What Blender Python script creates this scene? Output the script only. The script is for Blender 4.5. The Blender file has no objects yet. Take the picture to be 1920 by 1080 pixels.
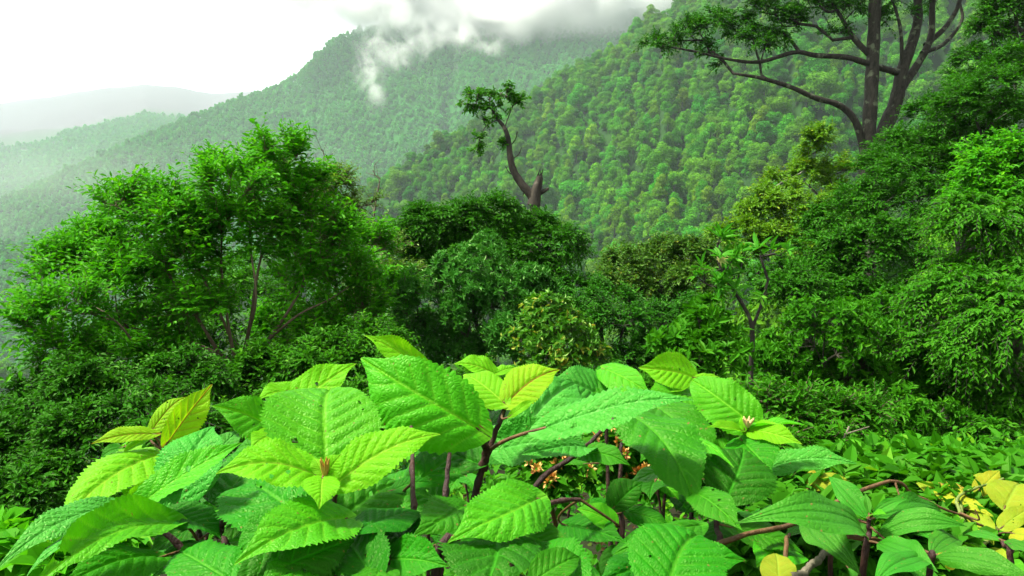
import bpy, math, numpy as np
from mathutils import Vector, Matrix, noise as mnoise

R = np.random.default_rng(11)
PI = math.pi
F = 1493.0
EYE = np.array([0.0, 0.0, 2.0])
PITCH = math.radians(13.2)
FWD = np.array([0, math.cos(PITCH), -math.sin(PITCH)])
UPV = np.array([0, math.sin(PITCH), math.cos(PITCH)])
RGT = np.array([1.0, 0, 0])
UP = np.array([0, 0, 1.0])

scene = bpy.context.scene
COL = scene.collection


def at(px, py, d):
    return EYE + d * (FWD + (px - 960) / F * RGT + (540 - py) / F * UPV)


def unit(v):
    v = np.asarray(v, float)
    n = np.linalg.norm(v, axis=-1, keepdims=True)
    return v / np.maximum(n, 1e-9)


# ------------------------------------------------------------------ scene bookkeeping
def tag(o, label=None, cat=None, group=None, kind=None):
    if label: o['label'] = label
    if cat: o['category'] = cat
    if group: o['group'] = group
    if kind: o['kind'] = kind
    return o


def empty(name, loc, label, cat, group=None):
    o = bpy.data.objects.new(name, None)
    o.empty_display_size = 0.1
    COL.objects.link(o)
    o.location = [float(c) for c in loc]
    return tag(o, label, cat, group)


def make_mesh(name, V, faces, mats=(), attrs=None, fattrs=None, midx=None, smooth=False):
    """faces: (M,4) or (M,3) integer array"""
    V = np.asarray(V, np.float32); faces = np.asarray(faces, np.int32)
    k = faces.shape[1]
    me = bpy.data.meshes.new(name)
    me.vertices.add(len(V)); me.vertices.foreach_set('co', V.ravel())
    me.loops.add(faces.size); me.loops.foreach_set('vertex_index', faces.ravel())
    me.polygons.add(len(faces))
    me.polygons.foreach_set('loop_start', np.arange(0, faces.size, k, dtype=np.int32))
    for m in mats: me.materials.append(m)
    if midx is not None: me.polygons.foreach_set('material_index', np.asarray(midx, np.int32))
    me.polygons.foreach_set('use_smooth', np.full(len(faces), bool(smooth)))
    me.update(calc_edges=True)
    for n, a in (attrs or {}).items():
        at_ = me.attributes.new(n, 'FLOAT', 'POINT'); at_.data.foreach_set('value', np.asarray(a, np.float32).ravel())
    for n, a in (fattrs or {}).items():
        at_ = me.attributes.new(n, 'FLOAT', 'FACE'); at_.data.foreach_set('value', np.asarray(a, np.float32).ravel())
    return me


def link(name, me, parent=None, loc=None):
    o = bpy.data.objects.new(name, me); COL.objects.link(o)
    if parent is not None: o.parent = parent
    if loc is not None: o.location = [float(c) for c in loc]
    return o


class MB:
    def __init__(s): s.v = []; s.f = []; s.n = 0; s.a = []
    def add(s, v, f, val=0.0):
        s.v.append(np.asarray(v, float)); s.f.append(np.asarray(f, int) + s.n); s.n += len(v); s.a.append(np.full(len(f), val))
    def tube(s, pts, rad, sides=6, cap=True, val=0.0):
        P = np.asarray(pts, float); r = np.broadcast_to(np.asarray(rad, float), (len(P),))
        T = np.gradient(P, axis=0); T = unit(T)
        n = np.cross(T[0], UP)
        if np.linalg.norm(n) < .1: n = np.cross(T[0], RGT)
        n = unit(n); ang = np.linspace(0, 2 * PI, sides, endpoint=False)
        V = []
        for i in range(len(P)):
            n = unit(n - T[i] * np.dot(n, T[i])); b = np.cross(T[i], n)
            V.append(P[i] + r[i] * (np.cos(ang)[:, None] * n + np.sin(ang)[:, None] * b))
        V = np.concatenate(V)
        i, j = np.meshgrid(np.arange(len(P) - 1), np.arange(sides), indexing='ij')
        a = i * sides + j; b_ = i * sides + (j + 1) % sides
        s.add(V, np.stack([a, b_, b_ + sides, a + sides], -1).reshape(-1, 4), val)
        if cap:
            for e in (0, len(P) - 1):
                c = np.concatenate([V[e * sides:(e + 1) * sides], [P[e] + (T[e] if e else -T[e]) * r[e] * .6]])
                q = [[k, (k + 1) % sides, sides, sides] for k in range(sides)]
                q = [[k, (k + 1) % sides, sides, (k) % sides] for k in range(sides)]
                # one quad for each pair of neighbouring edges keeps the mesh all quads
                q = [[k, (k + 1) % sides, (k + 2) % sides, sides] for k in range(0, sides - 1, 2)]
                s.add(c, q, val)
    def get(s): return np.concatenate(s.v), np.concatenate(s.f), np.concatenate(s.a)


def spline(pts, n):
    """Catmull-Rom through pts, n samples"""
    P = np.asarray(pts, float)
    if len(P) == 2:
        t = np.linspace(0, 1, n)[:, None]; return P[0] * (1 - t) + P[1] * t
    Q = np.vstack([2 * P[0] - P[1], P, 2 * P[-1] - P[-2]])
    u = np.linspace(0, len(P) - 1 - 1e-6, n); i = u.astype(int); t = (u - i)[:, None]
    a, b, c, d = Q[i], Q[i + 1], Q[i + 2], Q[i + 3]
    return .5 * (2 * b + (c - a) * t + (2 * a - 5 * b + 4 * c - d) * t ** 2 + (3 * b - a - 3 * c + d) * t ** 3)


# ------------------------------------------------------------------ materials
def newmat(name):
    m = bpy.data.materials.new(name); m.use_nodes = True
    nt = m.node_tree; nt.nodes.clear()
    return m, nt, nt.nodes, nt.links


def node(nt, t, **kw):
    n = nt.nodes.new(t)
    for k, v in kw.items():
        if k.startswith('i_'):
            key = k[2:]
            n.inputs[int(key) if key.isdigit() else key.replace('_', ' ')].default_value = v
        else: setattr(n, k, v)
    return n


def mixc(nt, fac, a, b, mode='MIX'):
    n = nt.nodes.new('ShaderNodeMix'); n.data_type = 'RGBA'; n.blend_type = mode
    for sock, val in ((n.inputs[0], fac), (n.inputs[6], a), (n.inputs[7], b)):
        if hasattr(val, 'node'): nt.links.new(val, sock)
        elif isinstance(val, (int, float)): sock.default_value = val
        else: sock.default_value = (*val, 1)
    return n.outputs[2]


def leafmat(name, c0, c1, c2=None, trans=.35, rough=.42, spec=.45, objvar=.0, hi=.8):
    """small leaves: each leaf its own tone between c0 and c1, a few of them c2"""
    m, nt, N, L = newmat(name)
    a = node(nt, 'ShaderNodeAttribute', attribute_name='rnd')
    col = mixc(nt, a.outputs['Fac'], c0, c1)
    if c2 is not None:
        r = node(nt, 'ShaderNodeMapRange', i_1=hi, i_2=1.0); L.new(a.outputs['Fac'], r.inputs[0])
        col = mixc(nt, r.outputs[0], col, c2)
    if objvar:
        oi = node(nt, 'ShaderNodeObjectInfo')
        hs = node(nt, 'ShaderNodeHueSaturation')
        h = node(nt, 'ShaderNodeMapRange', i_3=.5 - .045 * objvar, i_4=.5 + .035 * objvar); L.new(oi.outputs['Random'], h.inputs[0])
        mm = node(nt, 'ShaderNodeMath', operation='MULTIPLY', i_1=7.31); L.new(oi.outputs['Random'], mm.inputs[0])
        fr = node(nt, 'ShaderNodeMath', operation='FRACT'); L.new(mm.outputs[0], fr.inputs[0])
        v = node(nt, 'ShaderNodeMapRange', i_3=1 - .5 * objvar, i_4=1 + .55 * objvar); L.new(fr.outputs[0], v.inputs[0])
        L.new(h.outputs[0], hs.inputs['Hue']); L.new(v.outputs[0], hs.inputs['Value']); L.new(col, hs.inputs['Color'])
        col = hs.outputs[0]
    p = node(nt, 'ShaderNodeBsdfPrincipled', i_Roughness=rough); p.inputs['Specular IOR Level'].default_value = spec; p.inputs['Specular Tint'].default_value = (.72, 1, .3, 1)
    L.new(col, p.inputs['Base Color'])
    t = node(nt, 'ShaderNodeBsdfTranslucent')
    L.new(mixc(nt, 1.0, col, (1.5, 1.35, .55), 'MULTIPLY'), t.inputs[0])
    mx = node(nt, 'ShaderNodeMixShader', i_0=trans)
    L.new(p.outputs[0], mx.inputs[1]); L.new(t.outputs[0], mx.inputs[2])
    o = node(nt, 'ShaderNodeOutputMaterial'); L.new(mx.outputs[0], o.inputs[0])
    return m


def bigleafmat(name, c, vein, sheen=.35, trans=.4, under=None, rough=.45, bump=.3, patch=None):
    """large foreground leaf: attributes vein (pale network), u, v (leaf coordinates)"""
    m, nt, N, L = newmat(name)
    av = node(nt, 'ShaderNodeAttribute', attribute_name='vein')
    au = node(nt, 'ShaderNodeAttribute', attribute_name='u'); avv = node(nt, 'ShaderNodeAttribute', attribute_name='v')
    cmb = node(nt, 'ShaderNodeCombineXYZ'); L.new(au.outputs['Fac'], cmb.inputs[0]); L.new(avv.outputs['Fac'], cmb.inputs[1])
    oi = node(nt, 'ShaderNodeObjectInfo')
    hs = node(nt, 'ShaderNodeHueSaturation', i_Color=(*c, 1))
    h = node(nt, 'ShaderNodeMapRange', i_3=.49, i_4=.512); L.new(oi.outputs['Random'], h.inputs[0]); L.new(h.outputs[0], hs.inputs['Hue'])
    val = node(nt, 'ShaderNodeMapRange', i_3=.85, i_4=1.15); L.new(oi.outputs['Random'], val.inputs[0]); L.new(val.outputs[0], hs.inputs['Value'])
    nz = node(nt, 'ShaderNodeTexNoise', i_Scale=5.0, i_Detail=3.0); L.new(cmb.outputs[0], nz.inputs['Vector'])
    base = mixc(nt, nz.outputs[0], hs.outputs[0], patch or [x * .72 for x in c])
    col = mixc(nt, av.outputs['Fac'], base, vein)
    # tertiary network
    vo = node(nt, 'ShaderNodeTexVoronoi', feature='DISTANCE_TO_EDGE', i_Scale=34.0); L.new(cmb.outputs[0], vo.inputs['Vector'])
    vr = node(nt, 'ShaderNodeMapRange', i_1=0.0, i_2=.25); L.new(vo.outputs['Distance'], vr.inputs[0])
    bp = node(nt, 'ShaderNodeBump', i_Strength=bump, i_Distance=.003); L.new(vr.outputs[0], bp.inputs['Height'])
    n2 = node(nt, 'ShaderNodeTexNoise', i_Scale=9.0, i_Detail=2.0); L.new(cmb.outputs[0], n2.inputs['Vector'])
    rr = node(nt, 'ShaderNodeMapRange', i_3=rough - .1, i_4=rough + .15); L.new(n2.outputs[0], rr.inputs[0])
    # small blemishes: brown specks with a shape of their own
    sp = node(nt, 'ShaderNodeTexNoise', i_Scale=26.0, i_Detail=2.0); L.new(cmb.outputs[0], sp.inputs['Vector'])
    sr = node(nt, 'ShaderNodeMapRange', i_1=.68, i_2=.73); L.new(sp.outputs[0], sr.inputs[0])
    col = mixc(nt, sr.outputs[0], col, (.16, .11, .03))
    p = node(nt, 'ShaderNodeBsdfPrincipled'); L.new(rr.outputs[0], p.inputs['Roughness']); p.inputs['Specular IOR Level'].default_value = sheen; p.inputs['Specular Tint'].default_value = (.75, 1, .38, 1)
    L.new(col, p.inputs['Base Color']); L.new(bp.outputs[0], p.inputs['Normal'])
    t = node(nt, 'ShaderNodeBsdfTranslucent'); L.new(mixc(nt, 1.0, col, (1.35, 1.25, .5), 'MULTIPLY'), t.inputs[0])
    mx = node(nt, 'ShaderNodeMixShader', i_0=trans); L.new(p.outputs[0], mx.inputs[1]); L.new(t.outputs[0], mx.inputs[2])
    o = node(nt, 'ShaderNodeOutputMaterial'); L.new(mx.outputs[0], o.inputs[0])
    return m


def barkmat(name, c0, c1, scale=9.0, stretch=(1, 1, .25), lichen=None, rough=.85):
    m, nt, N, L = newmat(name)
    tc = node(nt, 'ShaderNodeTexCoord'); mp = node(nt, 'ShaderNodeMapping'); mp.inputs['Scale'].default_value = stretch
    L.new(tc.outputs['Object'], mp.inputs[0])
    nz = node(nt, 'ShaderNodeTexNoise', i_Scale=scale, i_Detail=6.0, i_Roughness=.65); L.new(mp.outputs[0], nz.inputs['Vector'])
    r = node(nt, 'ShaderNodeMapRange', i_1=.35, i_2=.7); L.new(nz.outputs[0], r.inputs[0])
    col = mixc(nt, r.outputs[0], c0, c1)
    if lichen:
        n2 = node(nt, 'ShaderNodeTexNoise', i_Scale=scale * .35, i_Detail=4.0); L.new(tc.outputs['Object'], n2.inputs['Vector'])
        r2 = node(nt, 'ShaderNodeMapRange', i_1=.58, i_2=.66); L.new(n2.outputs[0], r2.inputs[0])
        col = mixc(nt, r2.outputs[0], col, lichen)
    bp = node(nt, 'ShaderNodeBump', i_Strength=.7, i_Distance=.02); L.new(nz.outputs[0], bp.inputs['Height'])
    p = node(nt, 'ShaderNodeBsdfPrincipled', i_Roughness=rough); L.new(col, p.inputs['Base Color']); L.new(bp.outputs[0], p.inputs['Normal'])
    p.inputs['Specular IOR Level'].default_value = .25
    o = node(nt, 'ShaderNodeOutputMaterial'); L.new(p.outputs[0], o.inputs[0])
    return m


M_bark = barkmat('bark_grey_brown', (.030, .029, .021), (.095, .090, .062), lichen=(.2, .22, .15))
M_bark_dark = barkmat('bark_dark', (.015, .014, .010), (.048, .045, .032), lichen=(.1, .12, .07))
M_bark_warm = barkmat('bark_warm', (.060, .046, .026), (.16, .125, .075))
M_stem = barkmat('stem_purple', (.02, .008, .008), (.06, .026, .018), scale=40, stretch=(1, 1, .4), rough=.5)
M_stem_brown = barkmat('stem_brown', (.06, .032, .012), (.15, .08, .03), scale=40, rough=.5)
M_stem_green = barkmat('stem_green', (.08, .13, .02), (.18, .22, .05), scale=40, rough=.5)
M_twig = barkmat('twig_grey', (.09, .08, .055), (.18, .16, .11), scale=30)

# ------------------------------------------------------------------ terrain
def vnoise(x, y, seed=0):
    xi = np.floor(x).astype(np.int64); yi = np.floor(y).astype(np.int64); fx = x - xi; fy = y - yi
    fx = fx * fx * (3 - 2 * fx); fy = fy * fy * (3 - 2 * fy)
    def h(a, b):
        n = (a * 374761393 + b * 668265263 + seed * 974711) & 0x7fffffff
        n = ((n ^ (n >> 13)) * 1274126177) & 0x7fffffff
        return ((n ^ (n >> 16)) & 0xffff) / 65535.0
    return (h(xi, yi) * (1 - fx) + h(xi + 1, yi) * fx) * (1 - fy) + (h(xi, yi + 1) * (1 - fx) + h(xi + 1, yi + 1) * fx) * fy


def fbm(x, y, seed=0, oct=4):
    s = 0; a = .5
    for k in range(oct):
        s = s + a * (vnoise(x * 2 ** k, y * 2 ** k, seed + k) - .5); a *= .55
    return s


FLOOR = -300.0
# ridge lines: (pixel x, pixel y, distance, fall per metre away from the crest)
RIDGES = [
    [(2700, -278, 330, .75), (2300, -298, 400, .75), (1900, -238, 490, .66), (1500, -108, 570, .48), (1290, 12, 630, .36), (1200, 67, 650, .33),
     (1130, 114, 650, .31), (1050, 162, 650, .3), (960, 212, 640, .29), (850, 277, 620, .29), (760, 334, 600, .3), (690, 374, 580, .31),
     (600, 437, 550, .36), (480, 542, 500, .42), (380, 662, 450, .5)],
    [(1500, -60, 1500, .55), (1250, 15, 1520, .55), (1100, 38, 1540, .5), (1000, 30, 1600, .5), (900, 0, 1660, .5), (800, 10, 1680, .5), (690, 58, 1650, .5),
     (640, 72, 1640, .5), (600, 104, 1620, .48), (560, 140, 1600, .46), (520, 163, 1580, .44), (440, 192, 1540, .4), (340, 232, 1480, .36),
     (200, 290, 1380, .34), (100, 335, 1300, .34), (0, 380, 1240, .34), (-200, 450, 1150, .34)],
[(-400, 248, 2500, .22), (0, 244, 2450, .22), (150, 240, 2400, .22), (215, 228, 2400, .22), (330, 236, 2450, .22), (480, 260, 2500, .22)],
    [(-300, 500, 820, .4), (0, 470, 900, .4), (100, 448, 950, .4), (170, 432, 980, .4), (260, 446, 960, .4), (380, 500, 900, .4)],
    [(-900, 214, 3500, .1), (-300, 201, 3500, .1), (0, 193, 3500, .1), (90, 181, 3500, .1), (180, 167, 3500, .1), (270, 158, 3500, .1), (330, 162, 3500, .1),
     (400, 175, 3500, .1), (520, 169, 3500, .1), (900, 184, 3500, .1), (1600, 179, 3500, .1)],
    [(150, 236, 3100, .08), (300, 222, 3100, .08), (350, 208, 3100, .08), (420, 186, 3100, .08), (520, 180, 3100, .08), (800, 180, 3100, .08)],
]
RP = []
for rd in RIDGES:
    RP.append((np.array([at(a, b, c) for a, b, c, s in rd]), np.array([s for *_, s in rd])))


def sstep(a, b, x):
    t = np.clip((x - a) / (b - a), 0, 1); return t * t * (3 - 2 * t)


def near_h(x, y):
    """the bank in front of the camera, then the hillside that falls away below it"""
    s = x / np.maximum(np.abs(y), 3.0)
    k = .50 - .24 * sstep(.12, .5, s) * sstep(5, 14, y) + .1 * sstep(.15, .5, -s)
    z = .78 - .5 * sstep(1.2, 3.4, y) * (1 - .4 * sstep(.2, .6, s)) - k * np.maximum(y - 2.8, 0) * sstep(2.6, 4.5, y)
    z = z - .35 * sstep(0.0, 2.5, -y) - .25 * sstep(.9, 2.2, -x) * sstep(-1, 2, y)
    r = np.hypot(x, y)
    z = z - .25 * np.maximum(r - 60, 0) - .0 * x
    z = z + fbm(x * .35, y * .35, 3) * np.clip(r * .12, .03, 2.5) * 1.0
    return z


def height(x, y):
    x = np.asarray(x, float); y = np.asarray(y, float)
    r = np.hypot(x, y)
    hs = [np.maximum(near_h(x, y), FLOOR - 40)]
    warp = fbm(x / 160, y / 160, 21) * 2
    for i, (P, S) in enumerate(RP):
        ra = np.arctan2(P[:, 0], P[:, 1]); o_ = np.argsort(ra); az = np.arctan2(x, y)
        rc = np.interp(az, ra[o_], np.hypot(P[:, 0], P[:, 1])[o_]); zc = np.interp(az, ra[o_], P[o_, 2]); sl = np.interp(az, ra[o_], S[o_])
        d = np.abs(r - rc); sl = np.where(r > rc, sl * 1.1 + .1, sl); cr = rc * .02
        spur = fbm(az * 26 + 3 * i + .6 * fbm(x / 130, y / 130, 40), az * 3 + i * 1.7, 61 + i, 3) * np.minimum(d * .22, rc * .075) * np.where(rc > 3000, .12, 1)
        best = zc - sl * (np.sqrt(d * d + cr * cr) - cr) + warp * np.minimum(d * .06, 22) * np.where(rc > 3000, .3, 1) + spur
        hs.append(best)
    hs.append(np.full(x.shape, FLOOR) + 20 * fbm(x / 900, y / 900, 5))
    Hs = np.stack(hs); k = np.clip(r * .02, .02, 9.0)
    mx = Hs.max(0)
    z = mx + k * np.log(np.exp(np.clip((Hs - mx) / k, -40, 0)).sum(0)) - k * 0.0
    z = z + fbm(x / 70, y / 70, 8) * np.clip((r - 60) * .03, 0, 10)
    return np.where(r < 40, near_h(x, y), np.where(r < 70, near_h(x, y) + (z - near_h(x, y)) * sstep(40, 70, r), z))


def ground_z(x, y): return float(height(np.array([x]), np.array([y]))[0])


A_f = np.radians(np.concatenate([np.linspace(-180, -46, 40)[:-1], np.linspace(-46, 46, 420), np.linspace(46, 180, 40)[1:-1]]))
R_f = np.concatenate([[0.05], np.geomspace(.35, 14000, 300)])
AA, RR = np.meshgrid(A_f, R_f, indexing='ij')
GX, GY = RR * np.sin(AA), RR * np.cos(AA)
GZ = height(GX, GY)
na, nr = AA.shape
ii, jj = np.meshgrid(np.arange(na), np.arange(nr - 1), indexing='ij')
i2 = (ii + 1) % na
quads = np.stack([ii * nr + jj, ii * nr + jj + 1, i2 * nr + jj + 1, i2 * nr + jj], -1).reshape(-1, 4)

m, nt, N, L = newmat('forest_floor')
geo = node(nt, 'ShaderNodeNewGeometry')
n1 = node(nt, 'ShaderNodeTexNoise', i_Scale=.09, i_Detail=8.0, i_Roughness=.7); L.new(geo.outputs['Position'], n1.inputs['Vector'])
n2 = node(nt, 'ShaderNodeTexNoise', i_Scale=9.0, i_Detail=6.0, i_Roughness=.7); L.new(geo.outputs['Position'], n2.inputs['Vector'])
r1 = node(nt, 'ShaderNodeMapRange', i_1=.35, i_2=.65); L.new(n1.outputs[0], r1.inputs[0])
r2 = node(nt, 'ShaderNodeMapRange', i_1=.35, i_2=.7); L.new(n2.outputs[0], r2.inputs[0])
c = mixc(nt, r1.outputs[0], (.006, .028, .004), (.014, .05, .006))
c2 = mixc(nt, r2.outputs[0], (.014, .010, .005), (.010, .022, .005))
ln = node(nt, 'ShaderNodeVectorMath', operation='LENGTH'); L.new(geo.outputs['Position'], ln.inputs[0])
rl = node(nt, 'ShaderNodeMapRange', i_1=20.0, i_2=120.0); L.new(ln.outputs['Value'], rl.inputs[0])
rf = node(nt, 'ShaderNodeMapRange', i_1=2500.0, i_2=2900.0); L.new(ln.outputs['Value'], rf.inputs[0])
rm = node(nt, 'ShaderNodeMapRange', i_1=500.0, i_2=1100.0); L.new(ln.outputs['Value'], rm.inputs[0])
cc = mixc(nt, rf.outputs[0], mixc(nt, rm.outputs[0], mixc(nt, rl.outputs[0], c2, c), mixc(nt, r1.outputs[0], (.008, .070, .008), (.014, .095, .010))), (.075, .065, .078))  # far ground fades to lavender: distance haze put into the base colour
bp = node(nt, 'ShaderNodeBump', i_Strength=.8, i_Distance=.03); L.new(n2.outputs[0], bp.inputs['Height'])
p = node(nt, 'ShaderNodeBsdfPrincipled', i_Roughness=.95); p.inputs['Specular IOR Level'].default_value = .1
L.new(cc, p.inputs['Base Color']); L.new(bp.outputs[0], p.inputs['Normal'])
o = node(nt, 'ShaderNodeOutputMaterial'); L.new(p.outputs[0], o.inputs[0])
M_floor = m
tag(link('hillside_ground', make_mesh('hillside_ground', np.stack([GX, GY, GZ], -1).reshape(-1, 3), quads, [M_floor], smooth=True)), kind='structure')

# ------------------------------------------------------------------ small-leaf trees and shrubs
def leaf_batch(P, D, Nn, Ln, Wd, fold=.18):
    """two folded quads for each leaf: base P, direction D, normal Nn, length Ln, half width Wd"""
    D = unit(D); B = unit(np.cross(Nn, D)); Nn = np.cross(D, B)
    Ln = Ln[:, None]; Wd = Wd[:, None]
    b = P; t = P + D * Ln - Nn * Ln * .12
    l1 = P + D * Ln * .28 - B * Wd * .85 + Nn * Wd * fold * 2; l2 = P + D * Ln * .62 - B * Wd * .8 + Nn * Wd * fold * 2 - Nn * Ln * .03
    r1 = P + D * Ln * .28 + B * Wd * .85 + Nn * Wd * fold * 2; r2 = P + D * Ln * .62 + B * Wd * .8 + Nn * Wd * fold * 2 - Nn * Ln * .03
    V = np.stack([b, l1, l2, t, r2, r1], 1).reshape(-1, 3)
    i = np.arange(len(P))[:, None] * 6
    Fq = np.concatenate([i + [0, 3, 2, 1], i + [0, 5, 4, 3]], 1).reshape(-1, 4)
    return V, Fq


def grow(base_paths, targets, rng, seg, bias=.35, wob=.12):
    """skeleton: starts from given paths, reaches every target from the best earlier node"""
    nodes = []; par = []; plen = []
    for path in base_paths:
        prev = -1
        for k, q in enumerate(path):
            if k == 0 and nodes:
                d = np.linalg.norm(np.array(nodes) - q, axis=1); j = int(d.argmin()); prev = j
                if d[j] < 1e-3: continue
            nodes.append(np.array(q, float)); par.append(prev)
            plen.append(0 if prev < 0 else plen[prev] + np.linalg.norm(nodes[prev] - q)); prev = len(nodes) - 1
    base = nodes[0]
    order = np.argsort(np.linalg.norm(targets - base, axis=1))
    cap = len(nodes) + 40 * len(targets)
    A = np.zeros((cap, 3)); n = len(nodes); A[:n] = nodes; PL = np.zeros(cap); PL[:n] = plen; PA = np.full(cap, -1, int); PA[:n] = par
    for k in order:
        t = targets[k]; d = np.linalg.norm(A[:n] - t, axis=1)
        below = np.maximum(A[:n, 2] - t[2], 0)
        j = int((d + bias * PL[:n] + below * .5).argmin()); dd = d[j]
        m_ = min(38, max(1, int(dd / seg)))
        s = np.linspace(0, 1, m_ + 1)[1:, None]
        pd = unit(A[j] - A[PA[j]]) if PA[j] >= 0 else UP
        c = A[j] + pd * dd * .35 + rng.normal(0, wob, 3) * dd
        pts = A[j] * (1 - s) ** 2 + 2 * c * s * (1 - s) + t * s ** 2
        prev = j
        for q in pts:
            A[n] = q; PA[n] = prev; PL[n] = PL[prev] + np.linalg.norm(A[prev] - q); prev = n; n += 1
    return A[:n], PA[:n]


def skeleton_mesh(mb, A, PA, r_tip, r_base, expo=2.2, sides_big=9, taper=0, taper0=0):
    n = len(A); cnt = np.zeros(n); kids = [[] for _ in range(n)]
    for i in range(n):
        if PA[i] >= 0: kids[PA[i]].append(i)
    load = np.zeros(n)
    for i in range(n - 1, -1, -1):
        if not kids[i]: load[i] = 1
        if PA[i] >= 0: load[PA[i]] += load[i]
    rad = r_tip * load ** (1 / expo)
    sc = r_base / rad[0]
    rad = np.maximum(rad * (1 + (sc - 1) * (load / load[0]) ** .5), r_tip)
    if taper:
        pl = np.zeros(n)
        for i in range(1, n):
            if PA[i] >= 0: pl[i] = pl[PA[i]] + np.linalg.norm(A[i] - A[PA[i]])
        rad = np.maximum(rad * (1 - taper * np.clip((pl - taper0) / (pl.max() - taper0), 0, 1) ** .8), r_tip)
    starts = [0] + [k for i in range(n) for k in sorted(kids[i], key=lambda q: -load[q])[1:]] + [i for i in range(1, n) if PA[i] < 0]
    for s in starts:
        ch = [s] if PA[s] < 0 else [PA[s], s]
        while kids[ch[-1]]:
            ch.append(max(kids[ch[-1]], key=lambda q: load[q]))
        r = rad[ch].copy()
        if PA[s] >= 0: r[0] = min(rad[s] * 1.15, rad[PA[s]])
        r[-1] *= .5
        if len(ch) < 2: continue
        mb.tube(A[ch], r, sides_big if r[0] > .06 else (6 if r[0] > .02 else 4), cap=False)
    return rad, kids


def blob_points(blobs, n, rng, shell=.55):
    C = np.array([at(b[0], b[1], b[2]) for b in blobs]); Rr = np.array([b[3] / F * b[2] for b in blobs])
    w = Rr ** 2; k = rng.choice(len(blobs), n, p=w / w.sum())
    v = unit(rng.normal(size=(n, 3))); v[:, 2] = np.where(v[:, 2] < -.3, -v[:, 2] * .6, v[:, 2]); v = unit(v)
    rr = Rr[k] * (shell + (1 - shell) * rng.random(n) ** .6)
    return C[k] + v * rr[:, None], v, C, Rr


def spray_leaves(S, D, nl, Ls, leafL, leafW, rng, droop=.25, upb=.9, jit=.35, tuft=False, flat=1.0):
    """nl leaves along each twig S->S+D*Ls; returns leaf vertex/face arrays, twig paths and values"""
    ns = len(S); D = unit(D)
    side = unit(np.cross(D, UP + rng.normal(0, .25, (ns, 3))))
    t = np.tile(np.linspace(.15, 1.0, nl), ns); k = np.repeat(np.arange(ns), nl)
    sg = np.tile(np.where(np.arange(nl) % 2, 1, -1), ns)
    Lk = Ls[k]
    P = S[k] + D[k] * (Lk * t)[:, None] - UP * (droop * Lk * t * t)[:, None]
    tang = unit(D[k] - UP * (2 * droop * t)[:, None])
    if tuft:
        P = S[k] + D[k] * (Lk * (.6 + .4 * t))[:, None] - UP * (droop * Lk * t * t)[:, None]
        az = t * 37.0 + rng.random(len(t)) * 1.0
        b2 = np.cross(tang, side[k])
        dirn = unit(side[k] * np.cos(az)[:, None] + b2 * np.sin(az)[:, None] + tang * .55 + rng.normal(0, jit * .4, (len(t), 3)))
        nrm = unit(tang * 1.0 + UP * upb + rng.normal(0, jit, (len(t), 3)))
    else:
        dirn = unit(tang * .75 + side[k] * (sg * .8 * flat)[:, None] + rng.normal(0, jit * .6, (len(t), 3)) - UP * .18)
        nrm = unit(UP * upb + D[k] * .15 + rng.normal(0, jit, (len(t), 3)))
    sz = rng.uniform(.65, 1.15, len(t)) * (1 - .25 * np.abs(t - .55))
    V, Fq = leaf_batch(P, dirn, nrm, leafL * sz * rng.uniform(.6, 1.3, ns)[k], leafW * sz * rng.uniform(.65, 1.25, ns)[k])
    shade = np.clip(rng.random(ns)[k] * .55 + rng.random(len(t)) * .3 + .2 * t, 0, 1)
    tw = [np.array([S[i], S[i] + D[i] * Ls[i] * .5 - UP * droop * Ls[i] * .25, S[i] + D[i] * Ls[i] - UP * droop * Ls[i]]) for i in range(ns)]
    return V, Fq, np.repeat(shade, 2), tw


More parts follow.
